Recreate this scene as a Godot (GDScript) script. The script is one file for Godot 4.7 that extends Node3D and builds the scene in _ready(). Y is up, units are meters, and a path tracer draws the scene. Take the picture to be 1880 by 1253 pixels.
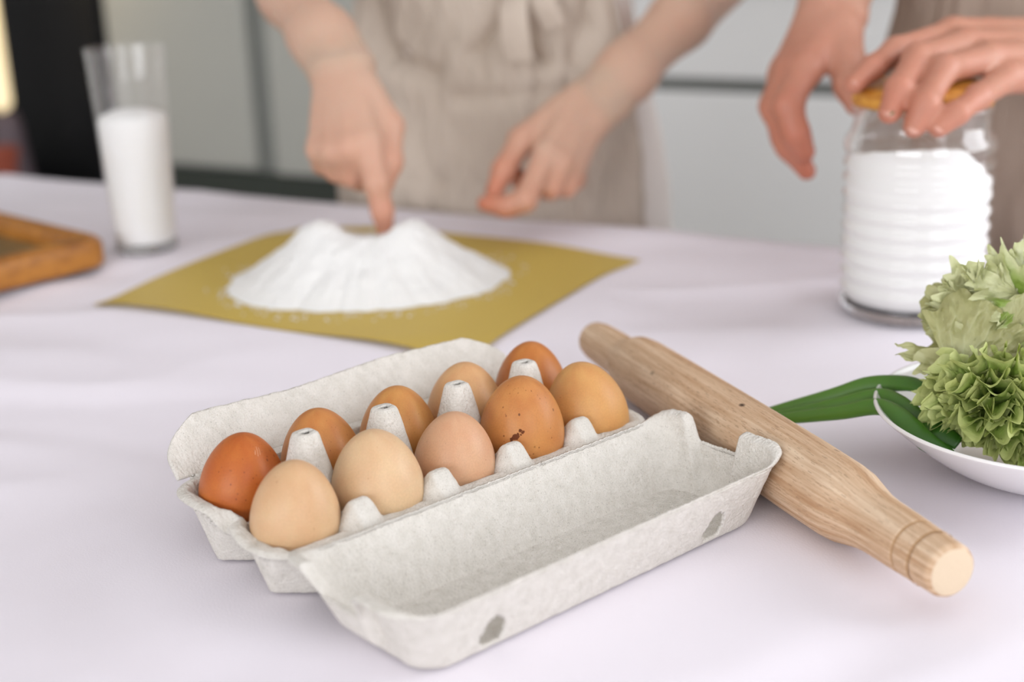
extends Node3D
# A kitchen table laid for baking: a carton of eggs, a rolling pin, flour, lettuce, and two people at the far side.
# The room, the table and the cabinets share one frame: u runs along the table, v runs away from the camera.
const T := 0.75
const EU := Vector3(0.883, 0.0, 0.469)
const EV := Vector3(0.469, 0.0, -0.883)
const ROOM_TURN := -0.488

class Geo:
	var v := PackedVector3Array()
	var uv := PackedVector2Array()
	var c := PackedColorArray()
	var i := PackedInt32Array()
	func add(p: Vector3, t := Vector2.ZERO, col := Color.WHITE) -> int:
		v.append(p)
		uv.append(t)
		c.append(col)
		return v.size() - 1
	func tri(a: int, b: int, d: int) -> void:   # counter-clockwise seen from outside
		i.append(a)
		i.append(d)
		i.append(b)
	func quad(a: int, b: int, d: int, e: int) -> void:
		tri(a, b, d)
		tri(a, d, e)
	func normals() -> PackedVector3Array:
		var n := PackedVector3Array()
		n.resize(v.size())
		for k in range(0, i.size(), 3):
			var a := i[k]
			var b := i[k + 2]
			var d := i[k + 1]
			var w := (v[b] - v[a]).cross(v[d] - v[a])
			n[a] += w
			n[b] += w
			n[d] += w
		for k in n.size():
			n[k] = n[k].normalized() if n[k].length_squared() > 1e-24 else Vector3.UP
		return n
	func mesh(mat: Material) -> ArrayMesh:
		var arr := []
		arr.resize(Mesh.ARRAY_MAX)
		arr[Mesh.ARRAY_VERTEX] = v
		arr[Mesh.ARRAY_NORMAL] = normals()
		arr[Mesh.ARRAY_TEX_UV] = uv
		arr[Mesh.ARRAY_COLOR] = c
		arr[Mesh.ARRAY_INDEX] = i
		var m := ArrayMesh.new()
		m.add_surface_from_arrays(Mesh.PRIMITIVE_TRIANGLES, arr)
		m.surface_set_material(0, mat)
		return m

var rng := RandomNumberGenerator.new()
var noise := FastNoiseLite.new()
var M := {}

# ---------------------------------------------------------------- naming and placing
func K(u: float, v: float, y := 0.0) -> Vector3:
	return EU * u + EV * v + Vector3(0, y, 0)

func tag(o: Node3D, label := "", category := "", group := "", kind := "") -> Node3D:
	if label: o.set_meta("label", label)
	if category: o.set_meta("category", category)
	if group: o.set_meta("group", group)
	if kind: o.set_meta("kind", kind)
	return o

func base(called: String, at: Vector3, turn := 0.0) -> Node3D:
	var o := Node3D.new()
	o.name = called
	add_child(o, true)
	o.position = at
	o.rotation.y = turn
	return o

func put(called: String, m: Mesh, parent: Node3D = self) -> MeshInstance3D:
	var o := MeshInstance3D.new()
	o.name = called
	o.mesh = m
	parent.add_child(o, true)
	return o

func part(called: String, g: Geo, mat: Material, parent: Node3D = self) -> MeshInstance3D:
	return put(called, g.mesh(mat), parent)

# ---------------------------------------------------------------- shapes
func box(g: Geo, lo: Vector3, hi: Vector3, b := 0.0) -> void:
	# a box with chamfered edges: every face an own quad, joined by bevel strips
	var s := [lo + Vector3(b, b, b), hi - Vector3(b, b, b)]
	var face := {}
	for ax in 3:
		for sd in 2:
			var q := []
			for k in 4:
				var p := Vector3.ZERO
				var o1 := (ax + 1) % 3
				var o2 := (ax + 2) % 3
				p[ax] = hi[ax] if sd else lo[ax]
				var k1 := 1 if k == 1 or k == 2 else 0
				var k2 := 1 if k >= 2 else 0
				p[o1] = s[k1][o1]
				p[o2] = s[k2][o2]
				q.append(g.add(p, Vector2(p[o1], p[o2])))
				face["%d%d%d%d" % [ax, sd, k1, k2]] = q[-1]
			if sd: g.quad(q[0], q[1], q[2], q[3])
			else: g.quad(q[3], q[2], q[1], q[0])
	if b <= 0.0: return
	for ax in 3:                       # edges run along ax, between faces o1 and o2
		var o1 := (ax + 1) % 3
		var o2 := (ax + 2) % 3
		for s1 in 2:
			for s2 in 2:
				# face o1 has in-plane axes (o2, ax); face o2 has in-plane axes (ax, o1)
				var a0: int = face["%d%d%d%d" % [o1, s1, s2, 0]]
				var a1: int = face["%d%d%d%d" % [o1, s1, s2, 1]]
				var b0: int = face["%d%d%d%d" % [o2, s2, 0, s1]]
				var b1: int = face["%d%d%d%d" % [o2, s2, 1, s1]]
				var e := [g.add(g.v[a0]), g.add(g.v[a1]), g.add(g.v[b1]), g.add(g.v[b0])]
				if s1 == s2: g.quad(e[0], e[3], e[2], e[1])
				else: g.quad(e[0], e[1], e[2], e[3])
	for x in 2:
		for y in 2:
			for z in 2:
				var e := [g.add(g.v[face["0%d%d%d" % [x, y, z]]]), g.add(g.v[face["1%d%d%d" % [y, z, x]]]), g.add(g.v[face["2%d%d%d" % [z, x, y]]])]
				if (x + y + z) % 2: g.tri(e[0], e[1], e[2])
				else: g.tri(e[0], e[2], e[1])

func boxes(list: Array, b := 0.0) -> Geo:
	var g := Geo.new()
	for l in list: box(g, l[0], l[1], b)
	return g

func lathe(g: Geo, prof: PackedVector2Array, seg := 64, wob := 0.0, keep_seam := false) -> void:
	# prof: (radius, height) from the bottom of the outside upwards
	var n := prof.size()
	var first := g.v.size()
	for j in n:
		for k in seg + 1:
			var a := TAU * k / seg
			var r := prof[j].x
			if wob > 0.0: r *= 1.0 + wob * noise.get_noise_3d(cos(a) * 60.0, prof[j].y * 2000.0, sin(a) * 60.0)
			g.add(Vector3(r * cos(a), prof[j].y, r * sin(a)), Vector2(float(k) / seg, float(j) / (n - 1)))
	for j in n - 1:
		for k in seg:
			var a := first + j * (seg + 1) + k
			var d := a + seg + 1
			g.quad(a, d, d + 1, a + 1)
	# join the normals of the seam by sharing its vertices
	if keep_seam: return
	for k in range(0, g.i.size()):
		var q := g.i[k] - first
		if q >= 0 and q % (seg + 1) == seg: g.i[k] -= seg

func sweep(g: Geo, pts: Array, wid: Array, thick: Array, flat: Vector3, sides := 12, col := Color.WHITE, col2 := Color.WHITE) -> void:
	# a tube of elliptical section along smooth points; flat is the direction of the section's short axis
	var path := []
	var n := pts.size()
	for s in n - 1:
		for q in 6:
			var t := q / 6.0
			var p0: Vector3 = pts[maxi(s - 1, 0)]
			var p3: Vector3 = pts[mini(s + 2, n - 1)]
			path.append([(pts[s] as Vector3).cubic_interpolate(pts[s + 1], p0, p3, t), lerpf(wid[s], wid[s + 1], t), lerpf(thick[s], thick[s + 1], t), (s + t) / (n - 1)])
	path.append([pts[n - 1], wid[n - 1], thick[n - 1], 1.0])
	var first := g.v.size()
	for j in path.size():
		var d: Vector3 = (path[mini(j + 1, path.size() - 1)][0] - path[maxi(j - 1, 0)][0]).normalized()
		var side := d.cross(flat).normalized()
		var up := side.cross(d)
		for k in sides:
			var a := TAU * k / sides
			g.add(path[j][0] + side * cos(a) * path[j][1] + up * sin(a) * path[j][2], Vector2(float(k) / sides, path[j][3]), col.lerp(col2, path[j][3]))
	for j in path.size() - 1:
		for k in sides:
			var a := first + j * sides + k
			var b := first + j * sides + (k + 1) % sides
			g.quad(a, a + sides, b + sides, b)
	for end in 2:
		var j := 0 if end == 0 else path.size() - 1
		var m := g.add(path[j][0], Vector2(0.5, path[j][3]), col if end == 0 else col2)
		for k in sides:
			var a := first + j * sides + k
			var b := first + j * sides + (k + 1) % sides
			if end == 0: g.tri(m, a, b)
			else: g.tri(m, b, a)

func solid(g: Geo, thick: float, rough := 0.0, freq := 300.0, up_too := true) -> Geo:
	# gives an open sheet a thickness (behind its front) and closes its edges
	var n := g.normals()
	var out := Geo.new()
	var count := g.v.size()
	for k in count:
		var p := g.v[k]
		if rough > 0.0: p += n[k] * rough * noise.get_noise_3d(p.x * freq * 40.0, p.y * freq * 40.0, p.z * freq * 40.0)
		out.add(p, g.uv[k], g.c[k])
	for k in count:
		out.add(out.v[k] - n[k] * thick, g.uv[k], g.c[k])
	out.i.append_array(g.i)
	var edge := {}
	for k in range(0, g.i.size(), 3):
		var t := [g.i[k], g.i[k + 2], g.i[k + 1]]
		if t[0] == t[1] or t[1] == t[2] or t[0] == t[2]: continue
		out.tri(t[0] + count, t[2] + count, t[1] + count)
		for e in 3:
			var a: int = t[e]
			var b: int = t[(e + 1) % 3]
			var back := b * count + a
			if edge.has(back): edge.erase(back)
			else: edge[a * count + b] = true
	for key in edge:
		var a: int = key / count
		var b: int = key % count
		out.quad(a, a + count, b + count, b)
	return out

func skin(g: Geo, bones: Array, cell: float, k: float, col: Color, red: Color) -> void:
	# surface nets over the smooth union of tapered capsules: bone = [a, b, radius a, radius b, redness at a, at b]
	var lo := Vector3(1e9, 1e9, 1e9)
	var hi := -lo
	for b in bones:
		for e in 2:
			var r: Vector3 = Vector3.ONE * (b[2 + e] + 5.0 * k + 2.0 * cell)
			lo = lo.min(b[e] - r)
			hi = hi.max(b[e] + r)
	var nx := int((hi.x - lo.x) / cell) + 2
	var ny := int((hi.y - lo.y) / cell) + 2
	var nz := int((hi.z - lo.z) / cell) + 2
	var sy := nx
	var sz := nx * ny
	var S := PackedFloat32Array()
	S.resize(nx * ny * nz)
	var R := PackedFloat32Array()
	R.resize(nx * ny * nz)
	for bn in bones:
		var a: Vector3 = bn[0]
		var b: Vector3 = bn[1]
		var ra: float = bn[2]
		var rb: float = bn[3]
		var ta: float = bn[4]
		var tb: float = bn[5]
		var m := maxf(ra, rb) + 5.0 * k
		var p0 := (a.min(b) - Vector3.ONE * m - lo) / cell
		var p1 := (a.max(b) + Vector3.ONE * m - lo) / cell
		var ab := b - a
		var l2 := maxf(ab.length_squared(), 1e-9)
		for z in range(maxi(int(p0.z), 0), mini(int(p1.z) + 2, nz)):
			for y in range(maxi(int(p0.y), 0), mini(int(p1.y) + 2, ny)):
				var row := z * sz + y * sy
				for x in range(maxi(int(p0.x), 0), mini(int(p1.x) + 2, nx)):
					var p := lo + Vector3(x, y, z) * cell - a
					var t := clampf(p.dot(ab) / l2, 0.0, 1.0)
					var d := (p - ab * t).length() - ra - (rb - ra) * t
					if d < 5.0 * k:
						var e := exp(minf(-d / k, 30.0))
						S[row + x] += e
						R[row + x] += e * (ta + (tb - ta) * t)
	var id := PackedInt32Array()
	id.resize(S.size())
	id.fill(-1)
	var offs := [0, 1, sy, sy + 1, sz, sz + 1, sz + sy, sz + sy + 1]
	var corner := [Vector3(0, 0, 0), Vector3(1, 0, 0), Vector3(0, 1, 0), Vector3(1, 1, 0), Vector3(0, 0, 1), Vector3(1, 0, 1), Vector3(0, 1, 1), Vector3(1, 1, 1)]
	var pairs := [[0, 1], [2, 3], [4, 5], [6, 7], [0, 2], [1, 3], [4, 6], [5, 7], [0, 4], [1, 5], [2, 6], [3, 7]]
	for z in nz - 1:
		for y in ny - 1:
			for x in nx - 1:
				var q := z * sz + y * sy + x
				if S[q] == 0.0: continue
				var mask := 0
				for e in 8:
					if S[q + offs[e]] > 1.0: mask += 1
				if mask == 0 or mask == 8: continue
				var sum := Vector3.ZERO
				var cnt := 0
				for pr in pairs:
					var f0 := log(maxf(S[q + offs[pr[0]]], 0.006))
					var f1 := log(maxf(S[q + offs[pr[1]]], 0.006))
					if (f0 > 0.0) == (f1 > 0.0): continue
					sum += (corner[pr[0]] as Vector3).lerp(corner[pr[1]], f0 / (f0 - f1))
					cnt += 1
				var p := lo + (Vector3(x, y, z) + sum / cnt) * cell
				var t := clampf(R[q] / maxf(S[q], 1e-9), 0.0, 1.0)
				t = clampf(t + 0.12 * noise.get_noise_3d(p.x * 2500.0, p.y * 2500.0, p.z * 2500.0), 0.0, 1.0)
				id[q] = g.add(p, Vector2.ZERO, col.lerp(red, t))
	for z in range(1, nz - 1):
		for y in range(1, ny - 1):
			for x in range(1, nx - 1):
				var q := z * sz + y * sy + x
				if id[q] < 0: continue
				var s0 := S[q] > 1.0
				for ax in 3:
					var st: int = [1, sy, sz][ax]
					var s1 := S[q + st] > 1.0
					if s0 == s1: continue
					var o1: int = [sy, sz, 1][ax]
					var o2: int = [sz, 1, sy][ax]
					var a := id[q]
					var b := id[q - o1]
					var d := id[q - o1 - o2]
					var e := id[q - o2]
					if b < 0 or d < 0 or e < 0: continue
					if s0: g.quad(a, b, d, e)
					else: g.quad(a, e, d, b)

# ---------------------------------------------------------------- textures and materials
func noise_image(size: Vector2i, freq: float, octaves := 4, sd := 1, seamless := true) -> PackedByteArray:
	var f := FastNoiseLite.new()
	f.seed = sd
	f.noise_type = FastNoiseLite.TYPE_SIMPLEX_SMOOTH
	f.frequency = freq
	f.fractal_octaves = octaves
	var im := f.get_seamless_image(size.x, size.y) if seamless else f.get_image(size.x, size.y)
	im.convert(Image.FORMAT_L8)
	return im.get_data()

func grey_texture(size: Vector2i, freq: float, octaves := 4, sd := 1) -> ImageTexture:
	return ImageTexture.create_from_image(Image.create_from_data(size.x, size.y, false, Image.FORMAT_L8, noise_image(size, freq, octaves, sd)))

func plain(col: Color, rough := 0.8, spec := 0.5) -> StandardMaterial3D:
	var m := StandardMaterial3D.new()
	m.albedo_color = col
	m.roughness = rough
	m.metallic_specular = spec
	return m

func rgb(r: int, g: int, b: int) -> Color:
	return Color8(r, g, b)

func tinted(rough := 0.8) -> StandardMaterial3D:   # colour from the vertices
	var m := plain(Color.WHITE, rough)
	m.vertex_color_use_as_albedo = true
	return m

func lin(r: int, g: int, b: int) -> Color:
	return Color8(r, g, b).srgb_to_linear()

func bump(m: StandardMaterial3D, tex: Texture2D, cm: float, scale: float, triplanar := true) -> StandardMaterial3D:
	m.heightmap_enabled = true
	m.heightmap_texture = tex
	m.heightmap_scale = cm
	if triplanar:
		m.uv1_triplanar = true
		m.uv1_scale = Vector3.ONE * scale
	return m

func glass_pane(alpha := 0.02) -> StandardMaterial3D:
	var m := plain(Color(1, 1, 1, alpha), 0.0)
	m.transparency = BaseMaterial3D.TRANSPARENCY_ALPHA
	return m

func glass_solid() -> StandardMaterial3D:
	var m := plain(Color(1, 1, 1, 0.0), 0.0)
	m.refraction_enabled = true
	m.refraction_scale = 0.05
	return m

func pulp_material() -> StandardMaterial3D:
	var n := 1024
	var a := noise_image(Vector2i(n, n), 0.012, 4, 11)
	var b := noise_image(Vector2i(n, n), 0.12, 3, 12)
	var d := PackedByteArray()
	d.resize(n * n * 3)
	for k in n * n:
		var s := (a[k] - 128) * 0.08 + (b[k] - 128) * 0.12
		d[k * 3] = clampi(int(218 + s), 0, 255)
		d[k * 3 + 1] = clampi(int(213 + s), 0, 255)
		d[k * 3 + 2] = clampi(int(205 + s * 1.1), 0, 255)
	var im := Image.create_from_data(n, n, false, Image.FORMAT_RGB8, d)
	for k in 3600:                                       # flecks and fibres of old print
		var x := rng.randi_range(4, n - 12)
		var y := rng.randi_range(4, n - 12)
		var dark := rng.randf_range(0.15, 0.7)
		var col := im.get_pixel(x, y).lerp(Color(0.25, 0.22, 0.2) if k % 4 else Color(0.55, 0.38, 0.25), dark)
		var l := rng.randi_range(1, 4) if k % 3 else rng.randi_range(4, 10)
		var dx := rng.randf_range(-1, 1)
		var dy := rng.randf_range(-1, 1)
		for q in l: im.set_pixel(clampi(x + int(dx * q), 0, n - 1), clampi(y + int(dy * q), 0, n - 1), col)
		if k % 7 == 0: im.fill_rect(Rect2i(x, y, 3, 3), col)
		elif k % 3 == 0: im.fill_rect(Rect2i(x, y, 2, 2), col)
	var m := plain(Color.WHITE, 0.95, 0.25)
	m.albedo_texture = ImageTexture.create_from_image(im)
	m.uv1_triplanar = true
	m.uv1_scale = Vector3.ONE * 9.0
	return bump(m, grey_texture(Vector2i(512, 512), 0.09, 5, 13), 0.075, 9.0)

func wood_texture(size: Vector2i, light: Color, dark: Color, streak: float, flecks: int, sd: int) -> Image:
	# grain runs along the image's width
	var fine := Image.create_from_data(96, size.y, false, Image.FORMAT_L8, noise_image(Vector2i(96, size.y), 0.09, 4, sd))
	fine.resize(size.x, size.y, Image.INTERPOLATE_CUBIC)
	var wide := Image.create_from_data(24, size.y, false, Image.FORMAT_L8, noise_image(Vector2i(24, size.y), 0.022, 3, sd + 1))
	wide.resize(size.x, size.y, Image.INTERPOLATE_CUBIC)
	var f := fine.get_data()
	var w := wide.get_data()
	var d := PackedByteArray()
	d.resize(size.x * size.y * 3)
	for k in size.x * size.y:
		var s := clampf(0.45 + (f[k] - 128) / 128.0 * streak + (w[k] - 128) / 128.0 * streak * 1.3, 0.0, 1.0)
		d[k * 3] = int(255 * lerpf(light.r, dark.r, s))
		d[k * 3 + 1] = int(255 * lerpf(light.g, dark.g, s))
		d[k * 3 + 2] = int(255 * lerpf(light.b, dark.b, s))
	var im := Image.create_from_data(size.x, size.y, false, Image.FORMAT_RGB8, d)
	for k in flecks:
		var x := rng.randi_range(0, size.x - 30)
		var y := rng.randi_range(0, size.y - 3)
		var l := rng.randi_range(5, 22)
		var s := rng.randf_range(0.15, 0.5)
		for q in l:
			im.set_pixel(x + q, y + int(q * 0.04), im.get_pixel(x + q, y).lerp(dark * 0.72, s))
			if l > 14: im.set_pixel(x + q, y + 1, im.get_pixel(x + q, y + 1).lerp(dark * 0.72, s * 0.6))
	return im

func make_materials() -> void:
	noise.seed = 5
	noise.frequency = 0.01
	noise.fractal_octaves = 3
	rng.seed = 42
	M.pulp = pulp_material()
	M.cloth = bump(plain(rgb(243, 237, 245), 0.95, 0.2), grey_texture(Vector2i(512, 512), 0.10, 3, 21), 0.008, 12.0)
	M.cloth.rim_enabled = true
	M.cloth.rim = 0.25
	M.skin = tinted(0.5)
	M.skin.subsurf_scatter_enabled = true
	M.skin.subsurf_scatter_strength = 0.15
	M.wall = plain(rgb(244, 243, 241), 0.9)
	M.white = plain(rgb(238, 236, 233), 0.5)
	M.flour = bump(plain(rgb(240, 239, 237), 1.0, 0.1), grey_texture(Vector2i(512, 512), 0.08, 4, 23), 0.05, 12.0)
	M.pane = glass_pane()
	M.glass = glass_solid()

# ---------------------------------------------------------------- the room
func make_room() -> void:
	var turned := Vector3(0, ROOM_TURN, 0)
	# local axes: x = u, z = -v
	var shell := func(called: String, list: Array, mat: Material):
		var o := part(called, boxes(list, 0.0), mat)
		o.rotation = turned
		tag(o, "", "", "", "structure")
		return o
	var fl: MeshInstance3D = shell.call("floor", [[Vector3(-4.6, -0.1, -3.5), Vector3(1.75, 0.0, 4.05)]], M.floor)
	tag(fl, "grey kitchen floor under the table")
	tag(shell.call("ceiling", [[Vector3(-4.6, 2.7, -3.5), Vector3(1.75, 2.8, 4.05)]], M.wall), "white ceiling over the whole kitchen")
	tag(shell.call("wall_back", [[Vector3(-4.6, 0.0, -3.5), Vector3(1.75, 2.7, -3.3)]], M.wall), "white wall behind the kitchen cabinets")
	tag(shell.call("wall_left", [[Vector3(-4.6, 0.0, -3.3), Vector3(-4.4, 2.7, 3.85)]], M.wall), "white wall at the dark end of the kitchen")
	# windows: two in the right wall, one behind the camera
	var w := [[-1.65, -0.15], [0.95, 2.75]]
	var sill := 0.85
	var head := 2.35
	tag(shell.call("wall_right", [
		[Vector3(1.55, 0, -3.3), Vector3(1.75, sill, 3.85)], [Vector3(1.55, head, -3.3), Vector3(1.75, 2.7, 3.85)],
		[Vector3(1.55, sill, -3.3), Vector3(1.75, head, -w[1][1])], [Vector3(1.55, sill, -w[1][0]), Vector3(1.75, head, -w[0][1])], [Vector3(1.55, sill, -w[0][0]), Vector3(1.75, head, 3.85)]], M.wall), "white wall with two tall windows")
	tag(shell.call("wall_front", [
		[Vector3(-4.6, 0, 3.85), Vector3(1.75, sill, 4.05)], [Vector3(-4.6, head, 3.85), Vector3(1.75, 2.7, 4.05)],
		[Vector3(-4.6, sill, 3.85), Vector3(-2.3, head, 4.05)], [Vector3(0.9, sill, 3.85), Vector3(1.75, head, 4.05)]], M.wall), "white wall with a wide window facing the cabinets")
	for k in 3:
		var wid: float = [1.5, 1.8, 3.2][k]
		var o := base("window_%d" % (k + 1), [K(1.65, -0.9, sill), K(1.65, 1.85, sill), K(-0.7, -3.95, sill)][k], ROOM_TURN + (PI / 2 if k < 2 else 0.0))
		tag(o, ["white framed window beside the front of the table", "white framed window beside the cabinets", "wide white framed window opposite the cabinets"][k], "", "", "structure")
		var h := head - sill
		var x := wid / 2
		part("window_frame", boxes([[Vector3(-x, 0, -0.04), Vector3(x, 0.06, 0.04)], [Vector3(-x, h - 0.06, -0.04), Vector3(x, h, 0.04)], [Vector3(-x, 0.06, -0.04), Vector3(-x + 0.06, h - 0.06, 0.04)],
			[Vector3(x - 0.06, 0.06, -0.04), Vector3(x, h - 0.06, 0.04)], [Vector3(-0.035, 0.06, -0.04), Vector3(0.035, h - 0.06, 0.04)]], 0.004), M.white, o)
		for s in 2:
			part("window_pane", boxes([[Vector3(-x + 0.06 if s == 0 else 0.035, 0.06, -0.003), Vector3(-0.035 if s == 0 else x - 0.06, h - 0.06, 0.003)]]), M.pane, o)

func make_kitchen() -> void:
	# tall units at the left, drawers at the right; fronts in the plane v = 2.6
	var grey := plain(rgb(186, 186, 179), 0.45)
	var pale := plain(rgb(248, 248, 247), 0.5)
	var recess := plain(rgb(150, 152, 147), 0.7)
	var kick := plain(rgb(58, 63, 57), 0.7)
	var black := plain(rgb(22, 22, 24), 0.35, 0.3)
	var o := base("fridge", K(-3.0, 2.6), ROOM_TURN)
	tag(o, "tall black fridge behind the glass of flour", "fridge")
	part("body", boxes([[Vector3(-0.62, 0.06, -0.65), Vector3(0.555, 2.05, -0.03)]], 0.01), black, o)
	for s in 2:
		var door := part("door", boxes([[Vector3(-0.62 if s == 0 else -0.03, 0.1, -0.026), Vector3(-0.04 if s == 0 else 0.55, 2.05, 0.02)]], 0.008), black, o)
		var x: float = [-0.08, 0.01][s]
		part("handle", boxes([[Vector3(x, 0.95, 0.02), Vector3(x + 0.022, 1.7, 0.05)]], 0.005), black, door)
	o = base("tall_cabinet", K(-2.44, 2.6), ROOM_TURN)
	tag(o, "tall grey cabinet with narrow doors beside the black fridge", "cabinet")
	part("body", boxes([[Vector3(0.0, 0.1, -0.65), Vector3(1.0, 2.3, -0.03)]], 0.003), recess, o)
	part("plinth", boxes([[Vector3(0.0, 0.0, -0.62), Vector3(1.0, 0.098, -0.06)]], 0.002), kick, o)
	part("door", boxes([[Vector3(0.0, 0.462, -0.026), Vector3(0.405, 2.3, 0.0)]], 0.003), grey, o)
	part("door", boxes([[Vector3(0.465, 0.455, -0.026), Vector3(1.0, 2.3, 0.0)]], 0.003), grey, o)
	part("drawer", boxes([[Vector3(0.0, 0.12, -0.026), Vector3(1.0, 0.452, -0.012)]], 0.003), kick, o)
	o = base("drawer_cabinet", K(-1.42, 2.6), ROOM_TURN)
	tag(o, "white drawer cabinet with a dark finger gap behind the jar", "cabinet")
	part("body", boxes([[Vector3(0.0, 0.1, -0.65), Vector3(1.78, 0.88, -0.035)]], 0.003), recess, o)
	part("plinth", boxes([[Vector3(0.0, 0.0, -0.62), Vector3(1.78, 0.098, -0.06)]], 0.002), kick, o)
	part("drawer", boxes([[Vector3(0.0, 0.705, -0.026), Vector3(0.93, 0.875, 0.0)]], 0.003), pale, o)
	part("drawer", boxes([[Vector3(0.0, 0.39, -0.026), Vector3(0.93, 0.677, 0.0)]], 0.003), pale, o)
	part("drawer", boxes([[Vector3(0.0, 0.115, -0.026), Vector3(0.93, 0.372, 0.0)]], 0.003), pale, o)
	part("drawer", boxes([[Vector3(0.936, 0.705, -0.026), Vector3(1.78, 0.875, 0.0)]], 0.003), pale, o)
	part("drawer", boxes([[Vector3(0.936, 0.39, -0.026), Vector3(1.78, 0.677, 0.0)]], 0.003), pale, o)
	part("drawer", boxes([[Vector3(0.936, 0.115, -0.026), Vector3(1.78, 0.372, 0.0)]], 0.003), pale, o)
	o = base("worktop", K(-1.42, 2.6, 0.882), ROOM_TURN)
	tag(o, "white kitchen worktop lying on the drawer cabinet", "worktop")
	part("slab", boxes([[Vector3(-0.01, 0.0, -0.65), Vector3(1.79, 0.035, 0.02)]], 0.004), M.white, o)
	part("upstand", boxes([[Vector3(-0.01, 0.036, -0.65), Vector3(1.79, 0.1, -0.63)]], 0.003), M.white, o)
	# a dim sideboard in front of the fridge with a lit tube lamp, at the far left
	o = base("sideboard", Vector3(-1.2074, 0.4382, -3.3593), ROOM_TURN)
	o.position.y = 0.0
	tag(o, "low black sideboard with the tube lamp on it", "sideboard")
	part("body", boxes([[Vector3(-0.75, 0.06, -0.10), Vector3(0.02, 0.405, 0.18)]], 0.006), black, o)
	part("top", boxes([[Vector3(-0.76, 0.407, -0.105), Vector3(0.03, 0.43, 0.2)]], 0.004), black, o)
	for x in [-0.7, -0.03]:
		for z in [-0.07, 0.13]: part("leg", boxes([[Vector3(x - 0.02, 0.0, z - 0.02), Vector3(x + 0.02, 0.058, z + 0.02)]], 0.003), black, o)
	var lp := Vector3(-1.1707, 0.5769, -3.3398)
	o = base("tube_lamp", Vector3(lp.x, 0.43, lp.z))
	tag(o, "lit cream tube lamp at the left edge before the black fridge", "lamp")
	var g := Geo.new()
	lathe(g, PackedVector2Array([Vector2(0, 0), Vector2(0.05, 0), Vector2(0.052, 0.004), Vector2(0.05, 0.02), Vector2(0.044, 0.08), Vector2(0.038, 0.14), Vector2(0.03, 0.17), Vector2(0.0, 0.17)]), 32)
	part("base", g, plain(rgb(96, 82, 88), 0.6), o)
	g = Geo.new()
	var pr := PackedVector2Array([Vector2(0, 0.172)])
	for k in 7: pr.append(Vector2(0.024 * sin(k / 6.0 * PI / 2), 0.196 - 0.024 * cos(k / 6.0 * PI / 2)))
	for k in 7: pr.append(Vector2(0.024 * cos(k / 6.0 * PI / 2), 0.75 + 0.024 * sin(k / 6.0 * PI / 2)))
	lathe(g, pr, 32)
	var glow := plain(rgb(255, 240, 205), 0.5)
	glow.emission_enabled = true
	glow.emission = rgb(255, 226, 170)
	glow.emission_energy_multiplier = 0.9
	part("lamp_tube", g, glow, o)
	var li := OmniLight3D.new()
	li.name = "lamp_glow"
	o.add_child(li)
	li.position = Vector3(0, 0.45, 0.06)
	li.light_color = rgb(255, 226, 170)
	li.light_energy = 0.02
	li.light_size = 0.024
	li.omni_range = 6.0
	li.omni_attenuation = 2.0
	li.shadow_enabled = true
	var pp := Vector3(-1.1411, 0.5552, -3.1882)
	o = base("clay_pot", Vector3(pp.x, 0.43, pp.z))
	tag(o, "small terracotta pot at the left edge below the lamp", "pot")
	g = Geo.new()
	lathe(g, PackedVector2Array([Vector2(0, 0), Vector2(0.028, 0), Vector2(0.03, 0.003), Vector2(0.040, 0.09), Vector2(0.044, 0.091), Vector2(0.045, 0.112), Vector2(0.040, 0.113), Vector2(0.037, 0.09), Vector2(0.026, 0.01), Vector2(0, 0.01)]), 32)
	part("pot", g, plain(rgb(150, 72, 52), 0.8), o)
	g = Geo.new()
	lathe(g, PackedVector2Array([Vector2(0.0365, 0.092), Vector2(0.02, 0.097), Vector2(0, 0.096)]), 24)
	part("soil", g, plain(rgb(52, 40, 34), 1.0), o)

# ---------------------------------------------------------------- the table and its cloth
const TU0 := -1.40
const TU1 := 0.95
const TV0 := 0.16
const TV1 := 1.262

var folds := FastNoiseLite.new()

func cloth_height(s: float, t: float) -> float:
	# soft creases run slantwise across the cloth; heavy things press it flat
	var h := 0.5 + 0.5 * folds.get_noise_2d(s * 2.6 + t * 1.0, t * 5.2 - s * 1.6)
	var c2 := 1.0 - absf(folds.get_noise_2d(s * 1.9 - t * 3.1 + 20.0, s * 0.9 + t * 1.3)) * 3.0
	var y := -0.0064 * h - 0.0046 * (1.0 - clampf(c2, 0.0, 1.0)) + 0.0004 * folds.get_noise_2d(s * 19.0, t * 19.0)
	var p := EU * s + EV * t
	var free := 1.0
	for w in [[-0.05, -0.722, 0.11, 0.07], [0.03, -0.64, 0.11, 0.05], [-0.11, -0.66, 0.06, 0.05], [0.02, -0.78, 0.06, 0.05], [0.1, -0.7, 0.05, 0.05], [0.312, -1.06, 0.058, 0.05], [-0.3505, -1.3445, 0.032, 0.05], [0.301, -0.7455, 0.045, 0.06], [0.13, -0.76, 0.03, 0.05], [-0.12, -1.21, 0.17, 0.09], [-0.2, -1.25, 0.08, 0.09], [-0.03, -1.15, 0.08, 0.09], [0.09, -0.86, 0.02, 0.05], [0.17, -0.67, 0.03, 0.04]]:
		var d := Vector2(p.x - w[0], p.z - w[1]).length()
		free *= smoothstep(w[2], w[2] + w[3], d)
	return -0.0004 + (y + 0.0004) * free

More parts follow.
